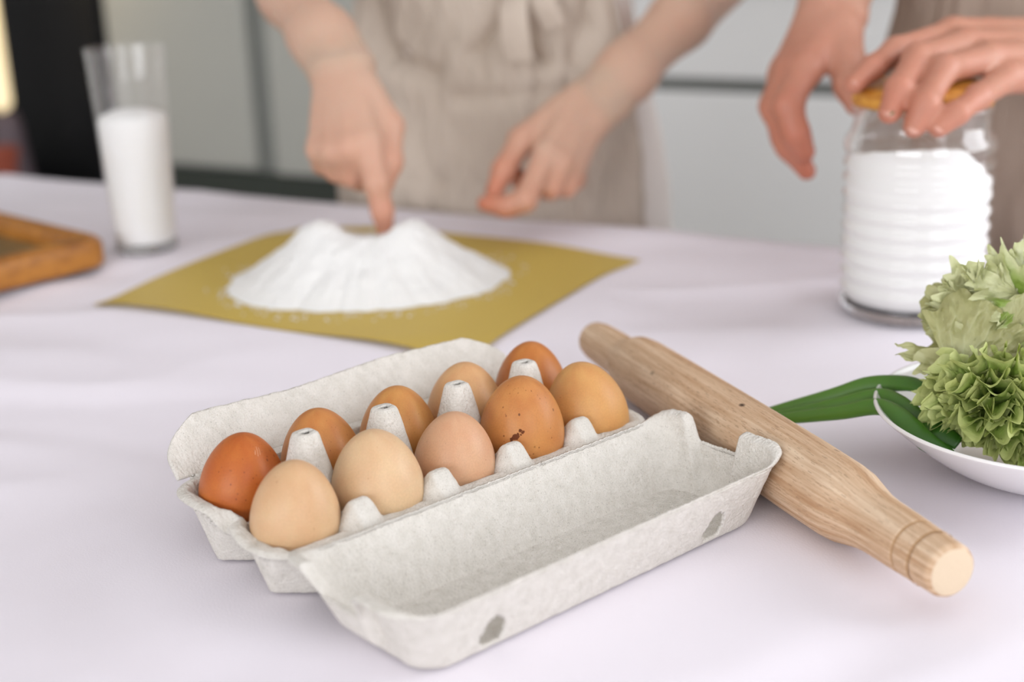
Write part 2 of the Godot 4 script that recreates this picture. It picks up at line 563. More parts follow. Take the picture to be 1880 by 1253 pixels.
func make_table() -> void:
	folds.seed = 9
	folds.frequency = 1.0
	folds.fractal_octaves = 2
	var o := base("kitchen_table", K((TU0 + TU1) / 2, (TV0 + TV1) / 2), ROOM_TURN)
	tag(o, "long wooden kitchen table hidden under the white cloth", "table")
	var a := (TU1 - TU0) / 2
	var b := (TV1 - TV0) / 2
	var wood := plain(rgb(150, 112, 76), 0.6)
	part("tabletop", boxes([[Vector3(-a, T - 0.055, -b), Vector3(a, T - 0.02, b)]], 0.004), wood, o)
	part("apron_frame", boxes([[Vector3(-a + 0.08, T - 0.14, -b + 0.06), Vector3(a - 0.08, T - 0.057, -b + 0.085)], [Vector3(-a + 0.08, T - 0.14, b - 0.085), Vector3(a - 0.08, T - 0.057, b - 0.06)]], 0.002), wood, o)
	for x in [-a + 0.07, a - 0.07]:
		for z in [-b + 0.07, b - 0.07]: part("leg", boxes([[Vector3(x - 0.035, 0, z - 0.035), Vector3(x + 0.035, T - 0.057, z + 0.035)]], 0.005), wood, o)
	# the cloth: one sheet that lies on the top and hangs over every edge
	var g := Geo.new()
	var step := 0.0105
	var over := 0.24
	var nu := int((TU1 - TU0 + 2 * over) / step)
	var nv := int((TV1 - TV0 + 2 * over) / step)
	for q in nv + 1:
		for p in nu + 1:
			var s := TU0 - over + p * step
			var t := TV0 - over + q * step
			var cu := clampf(s, TU0, TU1)
			var cv := clampf(t, TV0, TV1)
			var du := s - cu
			var dv := t - cv
			var d := sqrt(du * du + dv * dv)
			var y := cloth_height(s, t)
			var pos := Vector2(cu, cv)
			if d > 0.0:
				var along := s if absf(dv) > absf(du) else t
				var out := 0.006 + 0.012 * minf(d / over, 1.0) * (1.0 + sin(along * 38.0 + 2.0 * sin(along * 9.0))) + 0.004 * minf(d / 0.02, 1.0)
				pos += Vector2(du, dv) / d * out
				y = y * 0.4 - maxf(d - 0.004, 0.0)
			g.add(K(pos.x, pos.y, T + y), Vector2(s, t))
	for q in nv:
		for p in nu:
			var k := q * (nu + 1) + p
			g.quad(k, k + 1, k + nu + 2, k + nu + 1)
	tag(part("tablecloth", solid(g, 0.0009), M.cloth), "white cotton tablecloth with soft creases spread over the whole table", "tablecloth")

# ---------------------------------------------------------------- the egg carton
const CARTON := Vector3(-0.050, 0.75, -0.722)
const CARTON_TURN := 0.7156
const CELL := 0.05

func soft_over(x: float, e: float) -> float:
	return 0.5 * (x + sqrt(x * x + e * e))

func tray_sheet() -> Geo:
	var g := Geo.new()
	var st := 0.0009
	var nu := 308
	var nv := 150
	var u0 := -0.1385
	var v0 := -0.0665
	var inside := PackedByteArray()
	inside.resize((nu + 1) * (nv + 1))
	var lobe := 0.0305
	for q in nv + 1:
		for p in nu + 1:
			var u := u0 + p * st
			var v := v0 + q * st
			var cu := clampf(roundf(u / CELL), -2, 2) * CELL
			var cv := CELL / 2 if v > 0.0 else -CELL / 2
			var x := absf(u - cu)
			var z := absf(v - cv)
			var d := pow(pow(x, 2.7) + pow(z, 2.7), 1.0 / 2.7)
			var strip := absf(u) < 0.112 and v < 0.0585 and v > -0.0625
			var core := absf(u) < 0.1 and absf(v) < 0.04
			var ok := d <= lobe or strip or core
			inside[q * (nu + 1) + p] = 1 if ok else 0
			if not ok:                                    # bring the outermost points onto the outline
				if absf(u) < 0.112: v = 0.0585 if v > 0.0 else -0.0625
				else:
					u = cu + (u - cu) * lobe / d
					v = cv + (v - cv) * lobe / d
				x = absf(u - cu)
				z = absf(v - cv)
				d = pow(pow(x, 2.7) + pow(z, 2.7), 1.0 / 2.7)
			var dq := pow(pow(x, 6.0) + pow(z, 6.0), 1.0 / 6.0)
			# cups with flat floors; walls between them are low, the rim is high
			# a cup is a diamond at its foot and square at its mouth
			var cup := 0.0022 + clampf(maxf((dq - 0.0160) / (0.0234 - 0.0160), soft_over(x + z - 0.0172, 0.001) / 0.0215 * 0.95), 0.0, 1.0) * 0.04
			var wall := 0.0415 if (absf(u) > 0.117 or absf(v) > 0.0455) else 0.031
			var edge := maxf(smoothstep(0.112, 0.12, absf(u)), smoothstep(0.0405, 0.0475, absf(v)))
			var rimh := lerpf(0.0378, 0.0316, smoothstep(0.0, 0.028, v))
			wall = lerpf(0.027, rimh, edge)
			var h := minf(cup, wall)
			# the rows part at the two ends: a notch between the end cups
			if absf(u) > 0.105: h = minf(h, rimh - 0.010 * exp(-pow((v + 0.001) / 0.006, 2.0)) * smoothstep(0.112, 0.124, absf(u)))
			var lip := (lobe - d) / 0.004
			if lip < 1.0 and absf(u) > 0.11: h -= 0.0018 * pow(1.0 - clampf(lip, 0.0, 1.0), 2.0)
			# four pillars along the middle, four tabs along the hinge and the back
			var pu := clampf(roundf((u - CELL / 2) / CELL), -2, 1) * CELL + CELL / 2
			var pd := pow(pow(absf(u - pu), 3.0) + pow(absf(v) * 1.05, 3.0), 1.0 / 3.0)
			h = maxf(h, 0.0672 - 4.4 * soft_over(pd - 0.0064, 0.0008))
			var tu := absf(u - pu)
			var tz := absf(v - 0.0440)
			if v > 0.0: h = maxf(h, 0.0442 - 1.9 * soft_over(tu - 0.0052, 0.0012) - 1.15 * soft_over(tz - 0.002, 0.001))
			if absf(v) > 0.056: h = maxf(h, 0.0322 if v > 0.0 else 0.0380)
			g.add(Vector3(u, h, v))
			var hole := pow((u - pu + 0.0006 * sin(v * 4000.0)) / 0.0031, 2.0) + pow((v - 0.0007) / 0.0013, 2.0)
			if hole < 1.0: inside[q * (nu + 1) + p] = 2
	for q in nv:
		for p in nu:
			var k := q * (nu + 1) + p
			var four := [inside[k], inside[k + 1], inside[k + nu + 1], inside[k + nu + 2]]
			if four.max() == 0 or four.has(2): continue
			g.quad(k, k + nu + 1, k + nu + 2, k + 1)
	return g

func lid_sheet() -> Geo:
	# a shallow tray lying open beside the cups: floor, sloping walls, lip; notched ends, two torn latch holes
	var g := Geo.new()
	var ring := []                                        # [x side -1..1, z side -1..1, corner direction]
	var long := 210
	var short := 84
	var arc := 14
	for k in long: ring.append([-1.0 + 2.0 * k / long, 1.0, Vector2(0, 1)])
	for k in arc: ring.append([1.0, 1.0, Vector2(0, 1).rotated(-PI / 2 * k / arc)])
	for k in short: ring.append([1.0, 1.0 - 2.0 * k / short, Vector2(1, 0)])
	for k in arc: ring.append([1.0, -1.0, Vector2(1, 0).rotated(-PI / 2 * k / arc)])
	for k in long: ring.append([1.0 - 2.0 * k / long, -1.0, Vector2(0, -1)])
	for k in arc: ring.append([-1.0, -1.0, Vector2(0, -1).rotated(-PI / 2 * k / arc)])
	for k in short: ring.append([-1.0, -1.0 + 2.0 * k / short, Vector2(-1, 0)])
	for k in arc: ring.append([-1.0, 1.0, Vector2(-1, 0).rotated(-PI / 2 * k / arc)])
	var n := ring.size()
	var levels := 44
	var holes := PackedByteArray()
	holes.resize(n * (levels + 1))
	for j in levels + 1:
		for k in n:
			var r: Array = ring[k]
			var dir: Vector2 = r[2]
			# how high the wall is here
			var zz := lerpf(0.078, 0.142, (r[1] + 1.0) / 2.0)
			var side := dir.x * dir.x
			var top := lerpf(0.0352 if dir.y < 0.0 else 0.0362, 0.0415, side)
			var notch := 0.0
			if absf(dir.x) > 0.99: notch = smoothstep(0.084, 0.0885, zz) * (1.0 - smoothstep(0.122, 0.1255, zz))
			top -= notch * 0.0135
			top += 0.0006 * noise.get_noise_2d(k * 60.0, 7.0)
			var h := 0.0
			var flat := 1.0
			var lip := 0.0
			if j < 8:
				flat = j / 8.0 * 0.985
				h = 0.0026
			elif j < 13:
				var a := (j - 8) / 5.0 * PI / 2 * 0.8
				h = 0.0026 + 0.004 * (1.0 - cos(a))
				flat = 0.985 + 0.015 * sin(a)
			else:
				var t := clampf((j - 12) / 29.0, 0.0, 1.0)
				h = lerpf(0.0056, top, t)
				if j > 41:
					lip = [0.0, 0.35, 0.75, 1.0][j - 41] * lerpf(0.0016, 0.0078, side * (1.0 - notch))
					h = top + [0.0, 0.0009, 0.0010, -0.0006][j - 41]
			var s := h / 0.036
			var left := lerpf(-0.110, -0.1250, s)
			var right := lerpf(0.1125, 0.1185, s)
			var back := lerpf(0.082, 0.0625, s)
			var front := lerpf(0.1385, 0.1515, s)
			var rad := lerpf(0.014, 0.0155, clampf(s, 0, 1))
			var x := lerpf(left + rad, right - rad, (r[0] + 1.0) / 2.0) + dir.x * (rad + lip)
			var z := lerpf(back + rad, front - rad, (r[1] + 1.0) / 2.0) + dir.y * (rad + lip)
			x += signf(dir.x) * notch * 0.006 * smoothstep(0.004, 0.016, h)
			if flat < 1.0:
				x = lerpf((left + right) / 2, x, flat)
				z = lerpf((back + front) / 2, z, flat)
			if dir.y > 0.99 and j >= 13:
				for hu in [-0.0765, 0.0735]:
					var e := Vector2((x - hu) / 0.0066, (h - 0.0095) / 0.0105)
					if h < 0.0095: e.y *= 2.4
					e *= 1.0 + 0.18 * noise.get_noise_2d(x * 40000.0, h * 40000.0)
					if e.length() < 1.0: holes[j * n + k] = 1
			g.add(Vector3(x, h, z))
	for j in levels:
		for k in n:
			var a := j * n + k
			var b := j * n + (k + 1) % n
			if holes[a] or holes[b] or holes[a + n] or holes[b + n]: continue
			g.quad(a, a + n, b + n, b)
	return g

func flap_sheet() -> Geo:
	# the closing flap that stands up behind the eggs
	var g := Geo.new()
	var nu := 180
	var nh := 30
	for j in nh + 1:
		for k in nu + 1:
			var t := float(j) / nh
			var s := -1.0 + 2.0 * k / nu
			var half := lerpf(0.117, 0.118, t) - 0.024 * pow(maxf(0.0, (t - 0.25) / 0.75), 2.2)
			var x := s * half - 0.0025
			var h := 0.0375 + 0.024 * t + 0.0012 * sin(x * 50.0) * t + 0.0005 * noise.get_noise_2d(x * 9000.0, 0.0) * t
			var z := -0.0555 - 0.0175 * t - 0.004 * t * t + 0.0012 * sin(x * 125.0) * sin(t * PI)
			g.add(Vector3(x, h, z))
	for j in nh:
		for k in nu:
			var a := j * (nu + 1) + k
			g.quad(a, a + 1, a + nu + 2, a + nu + 1)
	return g

func make_carton() -> void:
	var o := base("egg_carton", CARTON, CARTON_TURN)
	tag(o, "open grey moulded pulp egg carton holding ten brown eggs", "egg carton")
	part("tray", solid(tray_sheet(), 0.0017, 0.00035), M.pulp, o)
	part("lid", solid(lid_sheet(), 0.0017, 0.00035), M.pulp, o)
	part("closing_flap", solid(flap_sheet(), 0.0019, 0.0004), M.pulp, o)
	var g := Geo.new()                                    # the paper hinge between tray and lid
	for k in 121:
		var x := -0.118 + 0.236 * k / 120.0
		for q in 5: g.add(Vector3(x, 0.0328 + [0.0002, -0.0008, 0.0002, 0.0012, 0.0016][q], 0.0575 + 0.0013 * q))
	for k in 120:
		for q in 4:
			var a := k * 5 + q
			g.quad(a, a + 1, a + 6, a + 5)
	part("hinge", solid(g, 0.0012, 0.0002), M.pulp, o)

func egg_texture(col: Color, fleck: Color, flecks: int, big: float, blotch: float, sd: int) -> ImageTexture:
	var w := 640
	var h := 384
	var fine := noise_image(Vector2i(w, h), 0.16, 3, sd)
	var wide := noise_image(Vector2i(w, h), 0.009, 3, sd + 50)
	var d := PackedByteArray()
	d.resize(w * h * 3)
	for k in w * h:
		var s := 1.0 + (fine[k] - 128) / 128.0 * 0.035
		var b := (wide[k] - 128) / 128.0 * blotch
		d[k * 3] = clampi(int(255 * col.r * (s - b * 0.35)), 0, 255)
		d[k * 3 + 1] = clampi(int(255 * col.g * (s - b * 0.8)), 0, 255)
		d[k * 3 + 2] = clampi(int(255 * col.b * (s - b)), 0, 255)
	var im := Image.create_from_data(w, h, false, Image.FORMAT_RGB8, d)
	for k in flecks:
		var x := rng.randi_range(6, w - 7)
		var y := rng.randi_range(50, h - 51)
		var r := rng.randf_range(0.9, 1.0 + big * (1.3 if k % 7 == 0 else 0.5))
		var a := rng.randf_range(0.25, 0.85)
		for yy in range(-4, 5):
			for xx in range(-4, 5):
				var f := clampf(r + 0.5 - sqrt(xx * xx + yy * yy), 0.0, 1.0) * a
				if f > 0.0: im.set_pixel(x + xx, y + yy, im.get_pixel(x + xx, y + yy).lerp(fleck, f))
	if sd == 105:                                          # pale scratches in the shell
		for q in [[296, 318, 12, -20], [306, 322, 14, -26], [322, 314, 7, -12]]:
			for k in 40:
				var x: int = q[0] + int(q[2] * k / 40.0)
				var y: int = q[1] + int(q[3] * k / 40.0)
				im.set_pixel(x, y, im.get_pixel(x, y).lerp(Color(0.95, 0.85, 0.76), 0.75))
	return ImageTexture.create_from_image(im)

func make_eggs() -> void:
	# [column, row (1 front), shift, width, height, top, tilt x, tilt z, colour, fleck, how many, fleck size, blotch, label]
	var list := [
		[-2, 1, 0.0, 0.0, 0.0440, 0.060, 0.0660, 0.05, 0.06, rgb(210, 171, 131), rgb(120, 70, 40), 16, 1.6, 0.05, "pale tan egg at the near left end of the carton beside the opened lid"],
		[-1, 1, 0.0, 0.0, 0.0472, 0.060, 0.0672, 0.0, -0.05, rgb(217, 182, 143), rgb(150, 100, 60), 12, 1.0, 0.05, "large cream egg, second along the front row from the near left end"],
		[0, 1, 0.001, 0.0, 0.0436, 0.0565, 0.0630, 0.06, 0.05, rgb(210, 163, 128), rgb(150, 95, 65), 14, 0.8, 0.05, "pinkish beige plain egg in the middle of the front row"],
		[1, 1, -0.0005, 0.0, 0.0468, 0.0625, 0.0705, 0.04, 0.03, rgb(196, 131, 74), rgb(92, 48, 22), 120, 2.3, 0.10, "speckled brown egg with a dark stain on its near side"],
		[2, 1, -0.0005, 0.0, 0.0474, 0.061, 0.0660, 0.0, -0.16, rgb(208, 153, 93), rgb(120, 70, 36), 10, 0.9, 0.06, "golden tan egg at the right end of the front row"],
		[-2, -1, 0.001, 0.0, 0.0446, 0.060, 0.0662, 0.05, 0.1, rgb(184, 99, 42), rgb(96, 40, 18), 150, 1.8, 0.12, "dark russet egg with pale scratches at the left end of the back row"],
		[-1, -1, 0.0, 0.0, 0.0440, 0.060, 0.0660, 0.03, -0.04, rgb(194, 128, 70), rgb(124, 68, 34), 170, 0.5, 0.10, "finely dotted brown egg, second from the left in the back row"],
		[0, -1, 0.0015, 0.0, 0.0440, 0.060, 0.0648, 0.0, 0.02, rgb(198, 137, 76), rgb(130, 74, 36), 40, 0.5, 0.10, "amber brown egg in the middle of the back row"],
		[1, -1, 0.0005, 0.0, 0.0450, 0.060, 0.0665, 0.02, 0.03, rgb(212, 164, 116), rgb(150, 96, 60), 20, 0.6, 0.07, "light peach egg behind the speckled egg in the back row"],
		[2, -1, 0.002, 0.0, 0.0436, 0.060, 0.0665, 0.0, 0.02, rgb(190, 118, 58), rgb(110, 54, 24), 30, 0.6, 0.10, "reddish brown egg at the far right end of the back row"],
	]
	var fr := Basis(Vector3.UP, CARTON_TURN)
	var soft := grey_texture(Vector2i(256, 256), 0.14, 3, 71)
	for n in list.size():
		var e: Array = list[n]
		var g := Geo.new()
		var pr := PackedVector2Array()
		for k in 49:
			var a := PI * k / 48.0
			var c := -cos(a)
			pr.append(Vector2(e[4] / 2 * sin(a) * (1.0 - 0.115 * c - 0.03 * c * c) * 1.012, e[5] / 2 * c))
		lathe(g, pr, 72, 0.0, true)
		var m := plain(Color.WHITE, 0.42, 0.42)
		m.albedo_texture = egg_texture(e[9], e[10], e[11], e[12], e[13], 100 + n)
		bump(m, soft, 0.006, 1.0, false)
		m.uv1_scale = Vector3(1, 1, 1)
		m.subsurf_scatter_enabled = true
		m.subsurf_scatter_strength = 0.12
		var o := part("egg", g, m)
		o.position = CARTON + fr * Vector3(e[0] * CELL + e[2], e[6] - e[5] / 2, e[1] * 0.025 + e[3])
		# the seam of the colouring looks away from the lens
		o.basis = Basis.from_euler(Vector3(e[7], 0, -e[8])) * Basis(Vector3.UP, PI * 0.5 + 0.15 * n)
		tag(o, e[14], "egg", "brown eggs in the carton")
		if n == 3:
			stain(o, e[4], e[5])

func on_egg(w: float, h: float, turn: float, c: float, lift: float) -> Vector3:
	var s := sqrt(maxf(0.0, 1.0 - c * c)) * (1.0 - 0.115 * c - 0.03 * c * c) * 1.012
	var r := w / 2 * s
	return Vector3(r * cos(turn), h / 2 * c, r * sin(turn)) * (1.0 + lift)

func stain(o: MeshInstance3D, w: float, h: float) -> void:
	# dried dirt stuck to the shell, a crust of its own
	var g := Geo.new()
	var inv := o.basis.inverse()
	var look := inv * Vector3(-0.06, 0, 1)
	var mid := atan2(look.z, look.x)
	var s := RandomNumberGenerator.new()
	s.seed = 3
	for k in 26:
		var t := s.randf()
		var a := mid + 0.10 + (t - 0.5) * 0.26 + s.randf_range(-0.07, 0.07)
		var c := 0.17 + (0.5 - t) * 0.28 + s.randf_range(-0.07, 0.07)
		var r := s.randf_range(0.0004, 0.0012)
		var ctr := on_egg(w, h, a, c, 0.004)
		var nn := ctr.normalized()
		var x := nn.cross(Vector3.UP).normalized()
		var y := nn.cross(x)
		var m := g.add(ctr + nn * 0.0002)
		var first := g.v.size()
		for q in 8:
			var rr := r * s.randf_range(0.6, 1.3)
			g.add(on_egg(w, h, a, c, 0.0) + (x * cos(q * TAU / 8) + y * sin(q * TAU / 8)) * rr)
		for q in 8: g.tri(m, first + (q + 1) % 8, first + q)
	tag(part("dirt_crust", g, plain(rgb(104, 52, 20), 0.9), o), "dark brown dried stain")

# ---------------------------------------------------------------- things on the table
func make_rolling_pin() -> void:
	var far := Vector3(0.0567, T + 0.0218, -0.9497)
	var near := Vector3(0.1976, T + 0.0218, -0.5832)
	var o := base("rolling_pin", far.lerp(near, 0.5))
	tag(o, "pale beech rolling pin lying between the egg carton and the bowl", "rolling pin")
	var d := (near - far).normalized()
	o.basis = Basis(d.cross(Vector3.UP).normalized(), d, Vector3.ZERO)
	o.basis.z = o.basis.x.cross(o.basis.y).normalized()
	o.basis = o.basis * Basis(Vector3.UP, 2.2)
	var L := far.distance_to(near)
	var key := [[0.0, 0.0], [0.0, 0.0088], [0.001, 0.0106], [0.004, 0.0124], [0.012, 0.0136], [0.03, 0.0142], [0.05, 0.0145], [0.058, 0.0152], [0.0625, 0.0182], [0.068, 0.0202], [0.08, 0.0212], [0.12, 0.0216], [0.2, 0.0218], [0.27, 0.0216], [0.303, 0.0210],
		[0.312, 0.0202], [0.322, 0.0178], [0.330, 0.0160], [0.338, 0.0152], [0.352, 0.0148]]
	var pr := PackedVector2Array()
	for k in key: pr.append(Vector2(k[1], k[0] - L / 2))
	for k in 40:
		var y := 0.354 + (L - 0.003 - 0.354) * k / 39.0
		var r := lerpf(0.0148, 0.0134, k / 39.0)
		for gr in [0.3655, 0.3775]: r -= 0.0007 * maxf(0.0, 1.0 - absf(y - gr) / 0.0011)
		pr.append(Vector2(r, y - L / 2))
	pr.append(Vector2(0.0128, L / 2 - 0.0014))
	pr.append(Vector2(0.0115, L / 2 - 0.0002))
	var g := Geo.new()
	lathe(g, pr, 96, 0.0, true)
	for k in g.v.size():                                   # grain: around = height of the picture, along = its width
		g.uv[k] = Vector2((g.v[k].y + L / 2) / L, g.uv[k].x)
	var im := wood_texture(Vector2i(2048, 640), Color(0.90, 0.80, 0.69), Color(0.70, 0.54, 0.40), 0.32, 5200, 31)
	for k in 3:                                            # knots and a burn mark
		var c: Vector2i = [Vector2i(1100, 0), Vector2i(640, 300), Vector2i(1500, 420)][k]
		if k == 0: c.y = 364
		for yy in range(-9, 10):
			for xx in range(-12, 13):
				var q := Vector2(xx / 12.0, yy / 8.0).length()
				var f := clampf(1.15 - q, 0.0, 1.0) * (0.95 if k == 0 else 0.35)
				var y := posmod(c.y + yy, 640)
				im.set_pixel(c.x + xx, y, im.get_pixel(c.x + xx, y).lerp(Color(0.16, 0.10, 0.07), f))
	var m := plain(Color.WHITE, 0.62, 0.35)
	m.albedo_texture = ImageTexture.create_from_image(im)
	bump(m, grey_texture(Vector2i(256, 256), 0.1, 3, 33), 0.012, 1.0, false)
	part("roller", g, m, o)
	g = Geo.new()
	lathe(g, PackedVector2Array([Vector2(0.0117, L / 2 - 0.0003), Vector2(0.0105, L / 2 + 0.0002), Vector2(0.006, L / 2 + 0.0004), Vector2(0, L / 2 + 0.0005)]), 48)
	part("end_grain", g, bump(plain(rgb(222, 201, 174), 0.8, 0.3), grey_texture(Vector2i(128, 128), 0.1, 3, 34), 0.02, 30.0), o)
	# two burnt rings near the end
	for y in [0.3655, 0.3775]:
		g = Geo.new()
		lathe(g, PackedVector2Array([Vector2(0.0141, y - 0.0006 - L / 2), Vector2(0.01425, y - 0.0003 - L / 2), Vector2(0.01425, y + 0.0003 - L / 2), Vector2(0.0141, y + 0.0006 - L / 2)]), 64)
		part("groove_ring", g, plain(rgb(186, 146, 104), 0.8), o)

func make_bowl() -> void:
	var o := base("salad_bowl", Vector3(0.301, T, -0.7455))
	tag(o, "shallow white bowl with lettuce and spring onions in it", "bowl")
	var pr := PackedVector2Array([Vector2(0, 0.003), Vector2(0.036, 0.003), Vector2(0.038, 0.0), Vector2(0.041, 0.0), Vector2(0.0434, 0.0015)])
	var R := 0.0965
	var h := 0.0388
	for k in range(1, 25): pr.append(Vector2(0.0434 + (R - 0.0434) * pow(k / 24.0, 0.72), 0.0015 + (h - 0.0030) * k / 24.0))
	for k in 7: pr.append(Vector2(R - 0.0012 + 0.0012 * cos(k * PI / 6), h - 0.0012 + 0.0012 * sin(k * PI / 6)))
	for k in range(1, 24): pr.append(Vector2(0.0405 + (R - 0.0024 - 0.0405) * pow(1.0 - k / 24.0, 0.72), 0.005 + (h - 0.0065) * (1.0 - k / 24.0)))
	pr.append(Vector2(0.02, 0.0046))
	pr.append(Vector2(0, 0.0046))
	var g := Geo.new()
	lathe(g, pr, 128)
	var m := plain(rgb(240, 238, 238), 0.22, 0.5)
	m.clearcoat_enabled = true
	m.clearcoat = 0.5
	m.clearcoat_roughness = 0.1
	part("dish", g, m, o)

func blade(called: String, pts: Array, wid: Array, thick: Array, flat: Vector3, o: Node3D, c1: Color, c2: Color) -> void:
	var g := Geo.new()
	sweep(g, pts, wid, thick, flat, 16, c1, c2)
	part(called, g, M.onion, o)

func make_onions() -> void:
	M.onion = tinted(0.38)
	M.onion.backlight_enabled = true
	M.onion.backlight = Color(0.12, 0.16, 0.03)
	var o := base("spring_onion", Vector3(0.2193, 0.7924, -0.7477))
	tag(o, "bunch of green spring onion leaves hanging out of the bowl behind the rolling pin", "spring onion", "", "")
	var off := -o.position
	var dark := lin(46, 92, 26)
	var mid := lin(92, 134, 46)
	var flat := Vector3(0, 0.55, 0.83)
	var go := func(list: Array):
		var r := []
		for p in list: r.append(p + off)
		return r
	blade("leaf", go.call([Vector3(0.1472, 0.7600, -0.8150), Vector3(0.1647, 0.7666, -0.8108), Vector3(0.1926, 0.7770, -0.8037), Vector3(0.2101, 0.7858, -0.7960), Vector3(0.2237, 0.7899, -0.7869), Vector3(0.2334, 0.7928, -0.7741), Vector3(0.2400, 0.7899, -0.7595), Vector3(0.2434, 0.7814, -0.7442)]), [0.0035, 0.0042, 0.0048, 0.0052, 0.0052, 0.0046, 0.0038, 0.003], [0.0025, 0.0028, 0.003, 0.003, 0.0028, 0.0026, 0.002, 0.0016], flat, o, mid, dark)
	blade("leaf", go.call([Vector3(0.1478, 0.7608, -0.8090), Vector3(0.1663, 0.7662, -0.8023), Vector3(0.1930, 0.7765, -0.7909), Vector3(0.2122, 0.7854, -0.7791), Vector3(0.2201, 0.7866, -0.7669), Vector3(0.2268, 0.7827, -0.7509), Vector3(0.2353, 0.7797, -0.7352), Vector3(0.2444, 0.7754, -0.7264)]), [0.0035, 0.004, 0.0042, 0.0046, 0.005, 0.0066, 0.0068, 0.004], [0.0024, 0.0026, 0.0026, 0.0026, 0.0024, 0.0022, 0.002, 0.0018], flat, o, mid, dark)
	blade("leaf", go.call([Vector3(0.1454, 0.7611, -0.8048), Vector3(0.1647, 0.7673, -0.7942), Vector3(0.1901, 0.7760, -0.7781), Vector3(0.2069, 0.7844, -0.7641), Vector3(0.2143, 0.7858, -0.7508), Vector3(0.2202, 0.7828, -0.7362), Vector3(0.2261, 0.7780, -0.7241), Vector3(0.2366, 0.7729, -0.7151)]), [0.0033, 0.0036, 0.0044, 0.0052, 0.0056, 0.0062, 0.006, 0.004], [0.0022, 0.0024, 0.0026, 0.0026, 0.0024, 0.0022, 0.002, 0.0018], flat, o, mid, dark)

func fan(center: Vector3, up: Vector3, normal: Vector3, radius: float, spread: float, waves: float, amp: float, cup: float, tooth: float, sd: int, c0: Color, c1: Color, c2: Color, nt := 200, nr := 22, vein := 0.0, crumple := 0.0) -> Geo:
	# one leaf: a fan about its stalk, ruffled more and more towards the margin
	var g := Geo.new()
	var s := RandomNumberGenerator.new()
	s.seed = sd
	var p1 := s.randf() * TAU
	var p2 := s.randf() * TAU
	var p3 := s.randf() * TAU
	var y := up.normalized()
	var n := (normal - y * normal.dot(y)).normalized()
	var x := y.cross(n)
	for i in nt + 1:
		var th := lerpf(-spread, spread, float(i) / nt)
		var body := 1.0 + 0.10 * sin(3.0 * th + p1) + 0.06 * sin(7.0 * th + p2) + (0.22 * noise.get_noise_2d(th * 70.0, sd * 31.0) if crumple > 0.0 else 0.0)
		var w1 := sin(waves * th + p1 + 1.3 * sin(2.3 * th + p2))
		var w2 := sin(waves * 2.17 * th + p2 + 0.8 * sin(3.7 * th + p3))
		for j in nr + 1:
			var r := float(j) / nr
			var teeth := 1.0 + tooth * smoothstep(0.8, 1.0, r) * (absf(fposmod(th * waves * 0.9 + p3, 1.0) - 0.5) * 2.0 - 0.5 + 0.6 * sin(th * waves * 2.9 + p1))
			var rad := radius * body * r * teeth
			var up_down := amp * pow(r, 2.3) * (w1 + 0.5 * w2 * r) + cup * r * r * radius
			var slide := amp * 0.75 * pow(r, 3.0) * cos(waves * th + p1 + 1.3 * sin(2.3 * th + p2))
			var curl := amp * 0.5 * pow(r, 4.0) * w2
			var vn := 0.0
			if vein > 0.0:
				var q := absf(fposmod(th * 3.6 + 1.2 * noise.get_noise_2d(th * 60.0 + sd, r * 120.0) * r, 1.0) - 0.5) * 2.0
				vn = pow(q, 6.0) * (1.0 - 0.6 * r)
				up_down += vein * vn
			var dir := x * sin(th) + y * cos(th)
			var tan_ := x * cos(th) - y * sin(th)
			if crumple > 0.0: up_down += crumple * r * (noise.get_noise_3d((sin(th) * rad) * 4200.0, cos(th) * rad * 4200.0, sd * 17.0) + 0.5 * noise.get_noise_3d((sin(th) * rad) * 11000.0, cos(th) * rad * 11000.0, sd * 7.0))
			var p := center + dir * (rad - curl) + n * up_down + tan_ * slide
			var col := c0.lerp(c1, smoothstep(0.1, 0.65, r)).lerp(c2, smoothstep(0.72, 1.0, r))
			col = col.lerp(Color(0.75, 0.78, 0.5), 0.35 * vn)
			g.add(p, Vector2(th, r), col)
	for i in nt:
		for j in nr:
			var a := i * (nr + 1) + j
			g.quad(a, a + nr + 1, a + nr + 2, a + 1)
	return g

